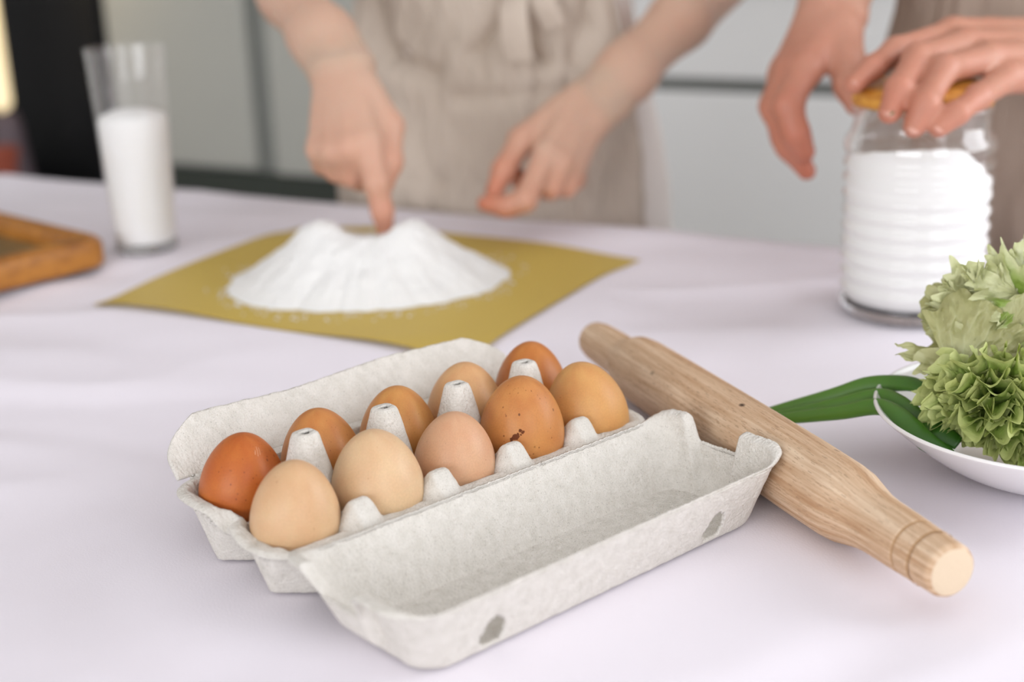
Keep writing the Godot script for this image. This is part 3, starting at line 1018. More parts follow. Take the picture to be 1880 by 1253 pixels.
func make_lettuce() -> void:
	M.leaf = tinted(0.45)
	M.leaf.backlight_enabled = true
	M.leaf.backlight = Color(0.5, 0.54, 0.3)
	bump(M.leaf, grey_texture(Vector2i(256, 256), 0.06, 4, 51), 0.03, 24.0)
	var back := Vector3(0, 0.31, 0.95)                     # roughly towards the window side of the table
	# the frilly green lettuce lying in the front of the bowl
	var core := Vector3(0.2728, 0.7900, -0.7470)
	var o := base("frilly_lettuce", core)
	tag(o, "frilly bright green lettuce with curled edges at the front of the bowl", "lettuce")
	var deep := lin(78, 106, 38)
	var fresh := lin(148, 172, 82)
	var rim := lin(204, 210, 142)
	var s := RandomNumberGenerator.new()
	s.seed = 77
	for k in 24:
		var lift := lerpf(-0.75, 1.1, k / 23.0) + s.randf_range(-0.08, 0.08)
		var yaw := s.randf_range(-0.55, 0.55) - 0.2
		var up := Vector3(sin(yaw) * cos(lift), sin(lift) + 0.1, cos(yaw) * cos(lift))
		var nor := Vector3(s.randf_range(-0.5, 0.5), cos(lift), -sin(lift))
		var rad := s.randf_range(0.034, 0.044)
		part("leaf", fan(Vector3(s.randf_range(-0.008, 0.008), s.randf_range(-0.004, 0.004), s.randf_range(-0.003, 0.003)), up, nor, rad, 1.5, s.randf_range(11.0, 17.0), s.randf_range(0.0042, 0.0062), s.randf_range(-0.1, 0.25), 0.05, 300 + k, deep, fresh, rim, 260, 20, 0.0, 0.004), M.leaf, o)
	# pale leaves of a second, softer lettuce piled behind it
	core = Vector3(0.2963, 0.8126, -0.8069)
	o = base("pale_lettuce", core)
	tag(o, "pale wilted lettuce leaves with jagged edges heaped above the frilly lettuce", "lettuce")
	var olive := lin(172, 170, 118)
	var pale := lin(198, 198, 150)
	var light := lin(214, 216, 170)
	var white := lin(240, 240, 222)
	var leafs := [
		# centre, up, normal, radius, spread, waves, amp, cup, tooth, colours
		[Vector3(0.2487, 0.8016, -0.7507), Vector3(0.55, 0.8, -0.2), Vector3(-0.1, 0.3, 0.95), 0.050, 0.95, 5.0, 0.0025, -0.22, 0.04, light, olive, olive],
		[Vector3(0.2813, 0.7987, -0.7603), Vector3(-0.05, 0.9, -0.1), Vector3(0.1, 0.3, 0.95), 0.046, 1.3, 5.0, 0.003, -0.2, 0.05, light, olive, pale],
		[Vector3(0.2710, 0.8273, -0.7822), Vector3(-0.62, 0.78, 0.05), Vector3(-0.1, 0.1, 1.0), 0.031, 1.0, 9.0, 0.0040, -0.05, 0.2, olive, pale, light],
		[Vector3(0.2862, 0.8280, -0.7856), Vector3(-0.15, 0.97, 0.05), Vector3(0.0, 0.2, 1.0), 0.034, 0.9, 10.0, 0.0042, 0.05, 0.18, olive, pale, light],
		[Vector3(0.3022, 0.8245, -0.7897), Vector3(0.08, 0.95, 0.05), Vector3(-0.2, 0.2, 1.0), 0.047, 0.75, 9.0, 0.0042, -0.05, 0.16, white, white, light],
		[Vector3(0.3061, 0.8184, -0.7772), Vector3(0.1, 0.85, 0.3), Vector3(-0.3, 0.3, 0.9), 0.05, 1.2, 10.0, 0.005, -0.1, 0.12, pale, fresh, light],
		[Vector3(0.2587, 0.8141, -0.7705), Vector3(-0.98, -0.16, 0.1), Vector3(0.1, 0.8, 0.5), 0.036, 0.5, 6.0, 0.002, -0.1, 0.15, olive, olive, pale],
		[Vector3(0.2687, 0.8226, -0.7891), Vector3(-0.85, 0.0, 0.0), Vector3(-0.3, 0.3, 0.9), 0.028, 1.3, 7.0, 0.003, -0.1, 0.1, olive, olive, pale],
		[Vector3(0.2676, 0.8412, -0.7846), Vector3(-0.9, 0.25, 0.1), Vector3(0.2, 0.5, 0.8), 0.022, 1.2, 9.0, 0.0035, 0.15, 0.15, pale, pale, light],
		[Vector3(0.2911, 0.8442, -0.7803), Vector3(-0.9, -0.1, 0.3), Vector3(0.0, 0.5, 0.9), 0.027, 1.3, 10.0, 0.0045, 0.1, 0.12, pale, light, light],
		[Vector3(0.2938, 0.8410, -0.7740), Vector3(-0.3, -0.8, 0.4), Vector3(0.0, 0.4, 0.9), 0.026, 1.4, 10.0, 0.0048, 0.1, 0.1, pale, fresh, light],
		[Vector3(0.2859, 0.7991, -0.7972), Vector3(-0.1, 0.9, -0.3), Vector3(0.0, 0.2, 0.9), 0.045, 2.0, 5.0, 0.003, 0.0, 0.05, olive, olive, olive],
	]
	for k in leafs.size():
		var l: Array = leafs[k]
		part("leaf", fan(l[0] - core, l[1], l[2], l[3], l[4], l[5], l[6], l[7], l[8], 500 + k, l[9], l[10], l[11], 190, 26, 0.0009, 0.008), M.leaf, o)
	var g := Geo.new()
	sweep(g, [Vector3(0.2975, 0.8332, -0.7946) - core, Vector3(0.2981, 0.8448, -0.8005) - core, Vector3(0.3012, 0.8558, -0.8083) - core, Vector3(0.3076, 0.8653, -0.8156) - core], [0.004, 0.0075, 0.007, 0.004], [0.002, 0.003, 0.0025, 0.0015], Vector3(0, 0.3, 0.95), 14, white, white)
	tag(part("leaf_rib", g, M.leaf, o), "white fleshy leaf rib")

func make_jar() -> void:
	var at := Vector3(0.312, T, -1.060)
	var o := base("flour_jar", at)
	tag(o, "ribbed glass jar with an orange brown wooden lid under a spread hand", "jar")
	var pr := PackedVector2Array([Vector2(0.0, 0.0), Vector2(0.046, 0.0), Vector2(0.0525, 0.0015), Vector2(0.0558, 0.005), Vector2(0.0565, 0.010), Vector2(0.0555, 0.0145)])
	for k in 108:
		var y := 0.016 + 0.108 * k / 107.0
		pr.append(Vector2(0.0546 + 0.0013 * sin((y - 0.016) / 0.012 * TAU - 1.2), y))
	for q in [[0.0555, 0.127], [0.0562, 0.131], [0.0552, 0.136], [0.0525, 0.140], [0.0506, 0.1435], [0.0500, 0.148], [0.0500, 0.154], [0.0512, 0.156], [0.0516, 0.158], [0.0510, 0.160], [0.0498, 0.1605]]: pr.append(Vector2(q[0], q[1]))
	var g := Geo.new()
	lathe(g, pr, 128)
	part("glass", g, M.pane, o)
	g = Geo.new()
	var pi_ := PackedVector2Array([Vector2(0.0498, 0.1605), Vector2(0.0484, 0.159), Vector2(0.0478, 0.150), Vector2(0.0486, 0.1435), Vector2(0.0515, 0.138), Vector2(0.0535, 0.132), Vector2(0.0532, 0.126)])
	pi_.reverse()
	lathe(g, pi_, 96)
	part("inner_glass", g, M.pane, o)
	g = Geo.new()
	lathe(g, PackedVector2Array([Vector2(0.0, 0.001), Vector2(0.045, 0.001), Vector2(0.052, 0.003), Vector2(0.0545, 0.008), Vector2(0.0530, 0.0115), Vector2(0.045, 0.0095), Vector2(0.0, 0.0085)]), 96)
	part("thick_base", g, M.glass, o)
	g = Geo.new()
	lathe(g, PackedVector2Array([Vector2(0.0, 0.1608), Vector2(0.0475, 0.1608), Vector2(0.0505, 0.1612), Vector2(0.0512, 0.163), Vector2(0.0512, 0.171), Vector2(0.0500, 0.174), Vector2(0.046, 0.1752), Vector2(0.0, 0.1755)]), 96)
	var m := plain(Color.WHITE, 0.45)
	m.albedo_texture = ImageTexture.create_from_image(wood_texture(Vector2i(256, 256), Color(0.88, 0.64, 0.26), Color(0.70, 0.43, 0.13), 0.6, 20, 61))
	m.uv1_triplanar = true
	m.uv1_scale = Vector3.ONE * 9.0
	tag(part("lid", g, m, o), "orange brown wooden lid")
	# the flour inside, a thing of its own
	o = base("jar_flour", at + Vector3(0, 0.0118, 0))
	tag(o, "white flour filling the ribbed jar up to its shoulder", "flour")
	g = Geo.new()
	var seg := 96
	var rings := [[0.0, 0.0], [0.049, 0.0], [0.0520, 0.003]]
	for k in 66:
		var y := 0.006 + 0.075 * k / 65.0
		rings.append([0.0527 + 0.0011 * sin((y + 0.0118 - 0.016) / 0.012 * TAU - 1.2), y])
	rings += [[0.0529, -1.0], [0.0500, -1.0], [0.045, -1.0], [0.037, -1.0], [0.028, -1.0], [0.018, -1.0], [0.008, -1.0], [0.0, -1.0]]
	for r in rings:
		for k in seg:
			var a := TAU * k / seg
			var p := Vector3(r[0] * cos(a), r[1], r[0] * sin(a))
			if r[1] < 0.0:
				var top := 0.1125 + 0.011 * p.z / 0.05 - 0.020 * smoothstep(0.012, 0.05, p.x) + 0.0012 * noise.get_noise_2d(p.x * 5000.0, p.z * 5000.0)
				p.y = top - 0.0012 * maxf(0.0, (r[0] - 0.049) / 0.004)
			g.add(p)
	for j in rings.size() - 1:
		for k in seg:
			var a := j * seg + k
			var b := j * seg + (k + 1) % seg
			g.quad(a, a + seg, b + seg, b)
	part("flour", g, M.flour, o)

func make_glass() -> void:
	var at := Vector3(-0.3505, T, -1.3445)
	var o := base("tall_glass", at)
	tag(o, "tall slim drinking glass of white flour before the black fridge", "glass")
	var g := Geo.new()
	lathe(g, PackedVector2Array([Vector2(0, 0), Vector2(0.027, 0), Vector2(0.0295, 0.0015), Vector2(0.030, 0.004), Vector2(0.0315, 0.05), Vector2(0.0333, 0.1), Vector2(0.0352, 0.15), Vector2(0.0372, 0.1925), Vector2(0.0370, 0.194)]), 96)
	part("glass", g, M.pane, o)
	g = Geo.new()
	lathe(g, PackedVector2Array([Vector2(0.0320, 0.13), Vector2(0.0331, 0.15), Vector2(0.0352, 0.192), Vector2(0.0370, 0.194)]), 96)
	part("inner_glass", g, M.pane, o)
	g = Geo.new()
	lathe(g, PackedVector2Array([Vector2(0, 0.0008), Vector2(0.0265, 0.0008), Vector2(0.0288, 0.003), Vector2(0.0290, 0.009), Vector2(0.0, 0.009)]), 64)
	part("thick_base", g, M.glass, o)
	o = base("glass_flour", at + Vector3(0, 0.0095, 0))
	tag(o, "white flour filling the tall slim glass two thirds up", "flour")
	g = Geo.new()
	lathe(g, PackedVector2Array([Vector2(0, 0), Vector2(0.0265, 0.0), Vector2(0.0284, 0.002), Vector2(0.0302, 0.05), Vector2(0.0318, 0.1), Vector2(0.0322, 0.117), Vector2(0.029, 0.1215), Vector2(0.02, 0.125), Vector2(0.01, 0.1268), Vector2(0, 0.1272)]), 64)
	part("flour", g, M.flour, o)

func on_cloth(p: Vector3) -> float:
	return cloth_height(p.dot(EU), p.dot(EV))

func make_flour() -> void:
	# the baking sheet paper
	var A := Vector3(-0.3548, 0.7500, -1.1628)
	var B := Vector3(-0.2113, 0.7500, -1.4525)
	var C := Vector3(0.1200, 0.7500, -1.2631)
	var D := Vector3(-0.0321, 0.7500, -0.9789)
	var mid := (A + B + C + D) / 4.0
	var g := Geo.new()
	var n := 60
	for j in n + 1:
		for k in n + 1:
			var s := float(k) / n
			var t := float(j) / n
			var p := A.lerp(D, s).lerp(B.lerp(C, s), t) - mid
			p.y = on_cloth(p + mid) + 0.0012 + 0.004 * pow(maxf(0.0, 1.0 - t * 5.0), 2.0) * (0.5 + 0.5 * sin(s * 9.0)) + 0.003 * pow(maxf(0.0, s - 0.9) * 10.0, 2.0) * (1.0 - t)
			g.add(p)
	for j in n:
		for k in n:
			var a := j * (n + 1) + k
			g.quad(a, a + 1, a + n + 2, a + n + 1)
	var o := part("baking_paper", solid(g, 0.0007), plain(rgb(206, 178, 88), 0.55, 0.4))
	o.position = mid
	tag(o, "square mustard yellow baking mat lying under the heap of flour", "baking mat")
	# the heap
	var heap := Vector3(-0.1235, T + 0.0016, -1.197)
	g = Geo.new()
	var seg := 220
	var rings := 80
	for j in rings + 1:
		for k in seg:
			var a := TAU * k / seg
			var R := 0.113 + 0.010 * cos(a * 2.0) - 0.010 * maxf(0.0, sin(a)) + 0.0045 * noise.get_noise_2d(cos(a) * 260.0, sin(a) * 260.0) + 0.003 * noise.get_noise_2d(cos(a) * 900.0, sin(a) * 900.0)
			var r := float(j) / rings
			var x := R * r * cos(a)
			var z := R * r * sin(a)
			var h := 0.052 * pow(maxf(0.0, 1.0 - pow(r, 1.35)), 1.0)
			h += 0.0150 * exp(-(pow((x + 0.045) / 0.026, 2.0) + pow((z - 0.002) / 0.03, 2.0)))
			h += 0.0165 * exp(-(pow((x - 0.042) / 0.024, 2.0) + pow((z - 0.004) / 0.03, 2.0)))
			h -= 0.0260 * exp(-(pow((x - 0.006) / 0.026, 2.0) + pow((z + 0.012) / 0.024, 2.0)))
			h += smoothstep(0.0, 0.15, 1.0 - r) * (0.0022 * noise.get_noise_2d(x * 3500.0, z * 3500.0) + 0.0012 * noise.get_noise_2d(x * 11000.0, z * 11000.0))
			g.add(Vector3(x, maxf(h, 0.0) + 0.0006 * (1.0 - r) + on_cloth(heap + Vector3(x, 0, z)), z))
	for j in rings:
		for k in seg:
			var p := j * seg + k
			var q := j * seg + (k + 1) % seg
			g.quad(p, q, q + seg, p + seg)
	var f := base("flour_heap", heap)
	tag(f, "heap of white flour with a hollow on the yellow mat", "flour")
	part("heap", g, M.flour, f)
	g = Geo.new()                                          # crumbs that rolled off it
	var s := RandomNumberGenerator.new()
	s.seed = 8
	for k in 170:
		var a := s.randf_range(0.0, TAU)
		var R := 0.112 + absf(s.randfn(0.0, 0.010)) + 0.010 * cos(a * 2.0)
		var c := Vector3(R * cos(a), 0.0002, R * sin(a))
		c.y += on_cloth(heap + c)
		var r := s.randf_range(0.0005, 0.0016)
		var m := g.add(c + Vector3(0, r, 0))
		var first := g.v.size()
		for q in 6: g.add(c + Vector3(cos(q * TAU / 6), 0, -sin(q * TAU / 6)) * r * s.randf_range(0.8, 1.3))
		for q in 6: g.tri(m, first + q, first + (q + 1) % 6)
	tag(part("crumbs", g, M.flour, f), "", "", "", "stuff")

func make_board() -> void:
	# a small wooden tray, only its right corner in view
	var tip := Vector3(-0.3683, 0.7780, -1.2894)
	tip.y = T
	var o := base("wooden_tray", tip)
	tag(o, "brown wooden serving tray with a raised rim at the left edge", "tray")
	var ang := 0.735                                     # local x runs away along the back edge, local z towards the front
	o.rotation.y = PI - ang
	var X := 0.36
	var Z := -0.27
	var m := plain(Color.WHITE, 0.42)
	m.albedo_texture = ImageTexture.create_from_image(wood_texture(Vector2i(512, 256), Color(0.74, 0.49, 0.19), Color(0.56, 0.34, 0.12), 0.6, 60, 63))
	m.uv1_triplanar = true
	m.uv1_scale = Vector3.ONE * 5.0
	var w := 0.026
	var g := Geo.new()
	var loops := [[0.003, 0.0, 0.02], [0.0, 0.003, 0.023], [0.0, 0.022, 0.023], [0.004, 0.0265, 0.021], [0.010, 0.028, 0.017], [w - 0.006, 0.027, 0.012], [w - 0.001, 0.022, 0.008], [w, 0.006, 0.007]]
	for lp in loops:                                       # inset, height, corner radius
		for k in 64:
			var a := TAU * k / 64.0
			var cx: float = X / 2 - lp[0] - lp[2]
			var cz: float = -Z / 2 - lp[0] - lp[2]
			g.add(Vector3(X / 2 + signf(cos(a + 0.001)) * cx + lp[2] * cos(a), lp[1], Z / 2 + signf(sin(a + 0.001)) * cz + lp[2] * sin(a)))
	for q in loops.size() - 1:
		for k in 64:
			var e := q * 64 + k
			var e2 := q * 64 + (k + 1) % 64
			g.quad(e, e + 64, e2 + 64, e2)
	part("rim", g, m, o)
	var inner := plain(rgb(128, 104, 66), 0.35)
	part("floor_panel", boxes([[Vector3(w + 0.0005, 0.004, Z + w + 0.0005), Vector3(X - w - 0.0005, 0.012, -w - 0.0005)]], 0.001), inner, o)
	# a dark lidless dish lies in it
	var d := base("dark_dish", tip + o.basis * Vector3(0.19, 0.0125, -0.12))
	tag(d, "small dark brown dish lying in the wooden tray", "dish")
	g = Geo.new()
	lathe(g, PackedVector2Array([Vector2(0, 0), Vector2(0.035, 0), Vector2(0.05, 0.012), Vector2(0.056, 0.02), Vector2(0.054, 0.021), Vector2(0.047, 0.013), Vector2(0.033, 0.004), Vector2(0, 0.003)]), 48)
	part("dish", g, plain(rgb(72, 40, 24), 0.4), d)

# ---------------------------------------------------------------- the two people
func chain(list: Array, pts: Array, rad: Array, red := [0.1, 0.1]) -> void:
	for k in pts.size() - 1: list.append([pts[k], pts[k + 1], rad[k], rad[k + 1], lerpf(red[0], red[1], float(k) / (pts.size() - 1)), lerpf(red[0], red[1], (k + 1.0) / (pts.size() - 1))])

func trunk(list: Array, c: Callable, tall: float) -> void:
	# trunk, neck and legs in the person's own frame: c(across, forward, height)
	var h := tall / 1.70
	for s in [-1.0, 1.0]:
		chain(list, [c.call(s * 0.09, 0.0, 0.86 * h), c.call(s * 0.095, 0.01, 0.48 * h), c.call(s * 0.1, -0.02, 0.08 * h)], [0.085, 0.055, 0.038])
		chain(list, [c.call(s * 0.1, -0.03, 0.035), c.call(s * 0.11, 0.12, 0.03)], [0.034, 0.026])
		chain(list, [c.call(s * 0.07, 0.0, 0.9 * h), c.call(s * 0.055, 0.0, 1.08 * h), c.call(s * 0.085, 0.0, 1.28 * h), c.call(s * 0.15, -0.01, 1.38 * h)], [0.095, 0.08, 0.095, 0.055])
	chain(list, [c.call(0, 0.0, 0.92 * h), c.call(0, 0.0, 1.12 * h), c.call(0, 0.0, 1.32 * h)], [0.095, 0.088, 0.10])
	chain(list, [c.call(0, -0.01, 1.38 * h), c.call(0, 0.01, 1.50 * h)], [0.058, 0.05])

func head(list: Array, c: Callable, tall: float) -> void:
	var y := tall - 0.115
	chain(list, [c.call(0, -0.015, y), c.call(0, 0.02, y + 0.01)], [0.082, 0.076], [0.1, 0.1])
	chain(list, [c.call(0, 0.03, y - 0.04), c.call(0, 0.062, y - 0.095)], [0.062, 0.03], [0.2, 0.2])
	chain(list, [c.call(0, 0.092, y - 0.005), c.call(0, 0.112, y - 0.04)], [0.007, 0.012], [0.3, 0.5])
	chain(list, [c.call(-0.02, 0.087, y - 0.072), c.call(0.02, 0.087, y - 0.072)], [0.007, 0.007], [1.0, 1.0])
	for s in [-1.0, 1.0]:
		chain(list, [c.call(s * 0.05, 0.078, y + 0.018), c.call(s * 0.015, 0.09, y + 0.018)], [0.009, 0.01])
		chain(list, [c.call(s * 0.08, -0.01, y + 0.01), c.call(s * 0.078, 0.0, y - 0.04)], [0.014, 0.008], [0.6, 0.6])
	chain(list, [c.call(0, -0.02, y - 0.08), c.call(0, -0.01, y - 0.16)], [0.052, 0.054])

func garment(c: Callable, y0: float, y1: float, a: Callable, b: Callable, from: float, to: float, fold: Callable, thick: float, nu := 160, nh := 110) -> Geo:
	# cloth wrapped round the trunk between two angles (0 = straight ahead); fold(angle, height) pushes it out
	var g := Geo.new()
	for j in nh + 1:
		var y := lerpf(y0, y1, float(j) / nh)
		for k in nu + 1:
			var t := lerpf(from, to, float(k) / nu)
			var f: float = fold.call(t, y)
			g.add(c.call(sin(t) * (a.call(y) + f), cos(t) * (b.call(y) + f), y))
	for j in nh:
		for k in nu:
			var q := j * (nu + 1) + k
			g.quad(q, q + 1, q + nu + 2, q + nu + 1)
	return solid(g, thick)

func groove(t: float, y: float, t0: float, y0: float, t1: float, y1: float, depth: float, width: float) -> float:
	# a crease along a line on the cloth
	var a := Vector2(t0 * 0.15, y0)
	var ab := Vector2(t1 * 0.15, y1) - a
	var p := Vector2(t * 0.15, y) - a
	var q := (p - ab * clampf(p.dot(ab) / ab.length_squared(), 0.0, 1.0)).length() / width
	return depth * exp(-q * q)

func hair(c: Callable, tall: float, long: bool, o: Node3D, mat: Material) -> void:
	var l := []
	var y := tall - 0.1
	chain(l, [c.call(0, -0.03, y + 0.01), c.call(0, 0.015, y + 0.03)], [0.088, 0.072])
	chain(l, [c.call(0, -0.05, y - 0.02), c.call(0, -0.06, y - (0.2 if long else 0.07))], [0.075, 0.05])
	if long:
		for s in [-1.0, 1.0]: chain(l, [c.call(s * 0.07, -0.01, y), c.call(s * 0.075, -0.03, y - 0.2)], [0.03, 0.022])
	var g := Geo.new()
	skin(g, l, 0.011, 0.006, Color.WHITE, Color.WHITE)
	part("hair", g, mat, o)

func nail(o: Node3D, at: Vector3, along: Vector3, out: Vector3, w: float, col: Color) -> void:
	var g := Geo.new()
	var y := along.normalized()
	var n := (out - y * out.dot(y)).normalized()
	var x := y.cross(n)
	for j in 7:
		for k in 9:
			var s := -1.0 + k / 4.0
			var t := -1.0 + j / 3.0
			var ww := w * sqrt(maxf(0.0, 1.0 - pow(absf(t), 4.0)) + 0.05)
			g.add(at + x * s * ww + y * t * w * 1.25 - n * (s * s * w * 0.42))
	for j in 6:
		for k in 8:
			var q := j * 9 + k
			g.quad(q, q + 1, q + 10, q + 9)
	var m := plain(col, 0.3)
	part("fingernail", solid(g, 0.0006), m, o)

func make_person_one() -> void:
	var c := func(across: float, forward: float, y: float) -> Vector3: return K(-0.772 - across, 1.45 - forward, y)
	var cell := 0.0025
	var g := Geo.new()
	var pale := lin(206, 172, 150)
	var red := lin(206, 132, 104)
	var l := []
	trunk(l, c, 1.66)
	# upper arms down to the elbows
	chain(l, [c.call(0.16, 0.0, 1.33), Vector3(-0.2851, 1.0723, -1.5747)], [0.045, 0.036])
	chain(l, [c.call(-0.16, 0.0, 1.33), Vector3(0.3063, 1.0172, -1.6409)], [0.045, 0.036])
	chain(l, [Vector3(-0.2851, 1.0723, -1.5747), Vector3(-0.2207, 1.0038, -1.4683)], [0.036, 0.033])
	chain(l, [Vector3(0.3063, 1.0172, -1.6409), Vector3(0.2390, 0.9750, -1.5536)], [0.036, 0.033])
	skin(g, l, 0.013, 0.012, pale, red)
	l = []
	head(l, c, 1.66)
	skin(g, l, 0.006, 0.006, pale, red)
	# her right hand presses a forefinger into the flour
	l = []
	chain(l, [Vector3(-0.2606, 1.0451, -1.5343), Vector3(-0.2015, 0.9808, -1.4135), Vector3(-0.1664, 0.9459, -1.3391)], [0.034, 0.030, 0.0255])
	chain(l, [Vector3(-0.1746, 0.9456, -1.3443), Vector3(-0.1572, 0.9207, -1.2994)], [0.022, 0.0195])
	chain(l, [Vector3(-0.1593, 0.9499, -1.3457), Vector3(-0.1340, 0.9236, -1.3003)], [0.022, 0.0195])
	skin(g, l, 0.004, 0.006, pale, red)
	l = []
	chain(l, [Vector3(-0.1656, 0.9350, -1.3251), Vector3(-0.1572, 0.9207, -1.2994)], [0.0205, 0.0195])
	chain(l, [Vector3(-0.1446, 0.9343, -1.3248), Vector3(-0.1340, 0.9236, -1.3003)], [0.0205, 0.0195])
	var w1 := Vector3(-0.1548, 0.9175, -1.2931)
	var w2 := Vector3(-0.1361, 0.9183, -1.2933)
	chain(l, [w2, Vector3(-0.1198, 0.8662, -1.2302)], [0.0165, 0.0125], [0.1, 0.25])
	chain(l, [w2.lerp(w1, 0.35), Vector3(-0.1347, 0.8629, -1.2249)], [0.0165, 0.0120], [0.1, 0.25])
	chain(l, [w1.lerp(w2, 0.3), Vector3(-0.1496, 0.8601, -1.2303)], [0.0165, 0.0115], [0.1, 0.25])
	chain(l, [w1, Vector3(-0.1630, 0.8597, -1.2428)], [0.0155, 0.0110], [0.1, 0.25])
	chain(l, [Vector3(-0.1198, 0.8662, -1.2302), Vector3(-0.1131, 0.8339, -1.2155), Vector3(-0.1090, 0.8082, -1.2155), Vector3(-0.1079, 0.7873, -1.2213)], [0.0122, 0.0102, 0.0088, 0.0072], [0.2, 0.75])
	chain(l, [Vector3(-0.1347, 0.8629, -1.2249), Vector3(-0.1348, 0.8365, -1.2373), Vector3(-0.1307, 0.8261, -1.2686), Vector3(-0.1317, 0.8374, -1.2881)], [0.0118, 0.0100, 0.009, 0.008], [0.3, 0.8])
	chain(l, [Vector3(-0.1496, 0.8601, -1.2303), Vector3(-0.1502, 0.8404, -1.2449), Vector3(-0.1456, 0.8298, -1.2730), Vector3(-0.1447, 0.8398, -1.2910)], [0.0115, 0.0096, 0.0086, 0.0078], [0.3, 0.8])
	chain(l, [Vector3(-0.1630, 0.8597, -1.2428), Vector3(-0.1636, 0.8441, -1.2587), Vector3(-0.1601, 0.8362, -1.2835), Vector3(-0.1570, 0.8442, -1.2966)], [0.0108, 0.0086, 0.0078, 0.007], [0.3, 0.8])
	chain(l, [Vector3(-0.1246, 0.9050, -1.2806), Vector3(-0.1025, 0.8749, -1.2603), Vector3(-0.1018, 0.8464, -1.2405), Vector3(-0.1085, 0.8260, -1.2297)], [0.0165, 0.0128, 0.0106, 0.0085], [0.1, 0.6])
	skin(g, l, cell, 0.0028, pale, red)
	# her left hand, thumb and forefinger about to pinch
	l = []
	chain(l, [Vector3(0.3063, 1.0172, -1.6409), Vector3(0.1860, 0.9365, -1.4990), Vector3(0.1240, 0.8934, -1.4377)], [0.034, 0.030, 0.0262])
	chain(l, [Vector3(0.1242, 0.8996, -1.4397), Vector3(0.0834, 0.8735, -1.4049)], [0.0225, 0.0185])
	chain(l, [Vector3(0.1320, 0.8879, -1.4359), Vector3(0.0936, 0.8578, -1.3999)], [0.0225, 0.0185])
	skin(g, l, 0.004, 0.006, pale, red)
	l = []
	w1 = Vector3(0.0722, 0.8685, -1.3981)
	w2 = Vector3(0.0866, 0.8517, -1.3926)
	chain(l, [Vector3(0.1006, 0.8833, -1.4186), w1], [0.0205, 0.0180])
	chain(l, [Vector3(0.1098, 0.8675, -1.4135), w2], [0.0205, 0.0180])
	chain(l, [w1, Vector3(0.0387, 0.8314, -1.3366)], [0.0170, 0.0122], [0.1, 0.2])
	chain(l, [w1.lerp(w2, 0.4), Vector3(0.0514, 0.8214, -1.3375)], [0.0165, 0.0120], [0.1, 0.2])
	chain(l, [w2.lerp(w1, 0.2), Vector3(0.0623, 0.8159, -1.3505)], [0.0165, 0.0115], [0.1, 0.2])
	chain(l, [w2, Vector3(0.0697, 0.8191, -1.3684)], [0.0155, 0.0110], [0.1, 0.2])
	chain(l, [Vector3(0.0387, 0.8314, -1.3366), Vector3(0.0167, 0.7948, -1.3005), Vector3(-0.0007, 0.7885, -1.3037), Vector3(-0.0210, 0.7910, -1.3098)], [0.0120, 0.0104, 0.0092, 0.0074], [0.2, 1.0])
	chain(l, [Vector3(0.0514, 0.8214, -1.3375), Vector3(0.0412, 0.7995, -1.3283), Vector3(0.0188, 0.7967, -1.3505), Vector3(0.0083, 0.8088, -1.3608)], [0.0118, 0.0100, 0.009, 0.008], [0.3, 0.9])
	chain(l, [Vector3(0.0623, 0.8159, -1.3505), Vector3(0.0575, 0.7971, -1.3444), Vector3(0.0449, 0.7931, -1.3736), Vector3(0.0436, 0.8048, -1.3911)], [0.0114, 0.0096, 0.0086, 0.0078], [0.3, 0.9])
	chain(l, [Vector3(0.0697, 0.8191, -1.3684), Vector3(0.0671, 0.7989, -1.3681), Vector3(0.0575, 0.7943, -1.3919), Vector3(0.0561, 0.8057, -1.4040)], [0.0106, 0.0086, 0.0078, 0.007], [0.3, 0.9])
	chain(l, [Vector3(0.0557, 0.8622, -1.3908), Vector3(0.0162, 0.8405, -1.3606), Vector3(-0.0021, 0.8173, -1.3362), Vector3(-0.0115, 0.8003, -1.3233)], [0.0165, 0.0125, 0.0106, 0.0084], [0.1, 0.9])
	skin(g, l, cell, 0.0028, pale, red)
	var o := part("person", g, M.skin)
	tag(o, "person in a beige apron pressing a forefinger into the heap of flour", "person")
	# clothes
	var shirt := bump(plain(rgb(246, 238, 233), 0.9, 0.2), M.weave, 0.02, 14.0)
	var a := func(y: float) -> float: return 0.140 + 0.034 * smoothstep(1.06, 0.74, y) + 0.03 * smoothstep(1.08, 1.34, y) - 0.07 * smoothstep(1.36, 1.42, y)
	var b := func(y: float) -> float: return 0.104 + 0.006 * smoothstep(1.06, 0.8, y) + 0.01 * smoothstep(1.1, 1.3, y) - 0.03 * smoothstep(1.36, 1.42, y)
	var soft := func(t: float, y: float) -> float: return 0.004 + 0.004 * noise.get_noise_2d(t * 500.0, y * 600.0) + 0.022 * smoothstep(0.95, 0.68, y)
	part("shirt", garment(c, 0.66, 1.40, a, b, -PI, PI, soft, 0.0016), shirt, o)
	var f := FastNoiseLite.new()
	f.seed = 17
	f.frequency = 1.0
	f.fractal_octaves = 2
	var pleat := func(t: float, y: float) -> float:
		var below := smoothstep(0.965, 0.86, y)
		var v := 0.018 + 0.014 * below
		v += 0.010 * f.get_noise_2d(t * 4.2 + y * 3.0, y * 5.0) * (0.5 + 0.5 * below)
		v += 0.003 * f.get_noise_2d(t * 9.0 - y * 9.0, y * 16.0)
		v += 0.003 * absf(sin(t * 7.0 + 6.0 * y)) * smoothstep(0.8, 0.93, y)
		v -= groove(t, y, 0.64, 0.965, 0.35, 0.905, 0.020, 0.010) + groove(t, y, 0.35, 0.905, 0.06, 0.886, 0.015, 0.009)
		v -= groove(t, y, -0.46, 0.965, -0.40, 0.935, 0.016, 0.007) + groove(t, y, -0.40, 0.935, -0.22, 0.908, 0.014, 0.008)
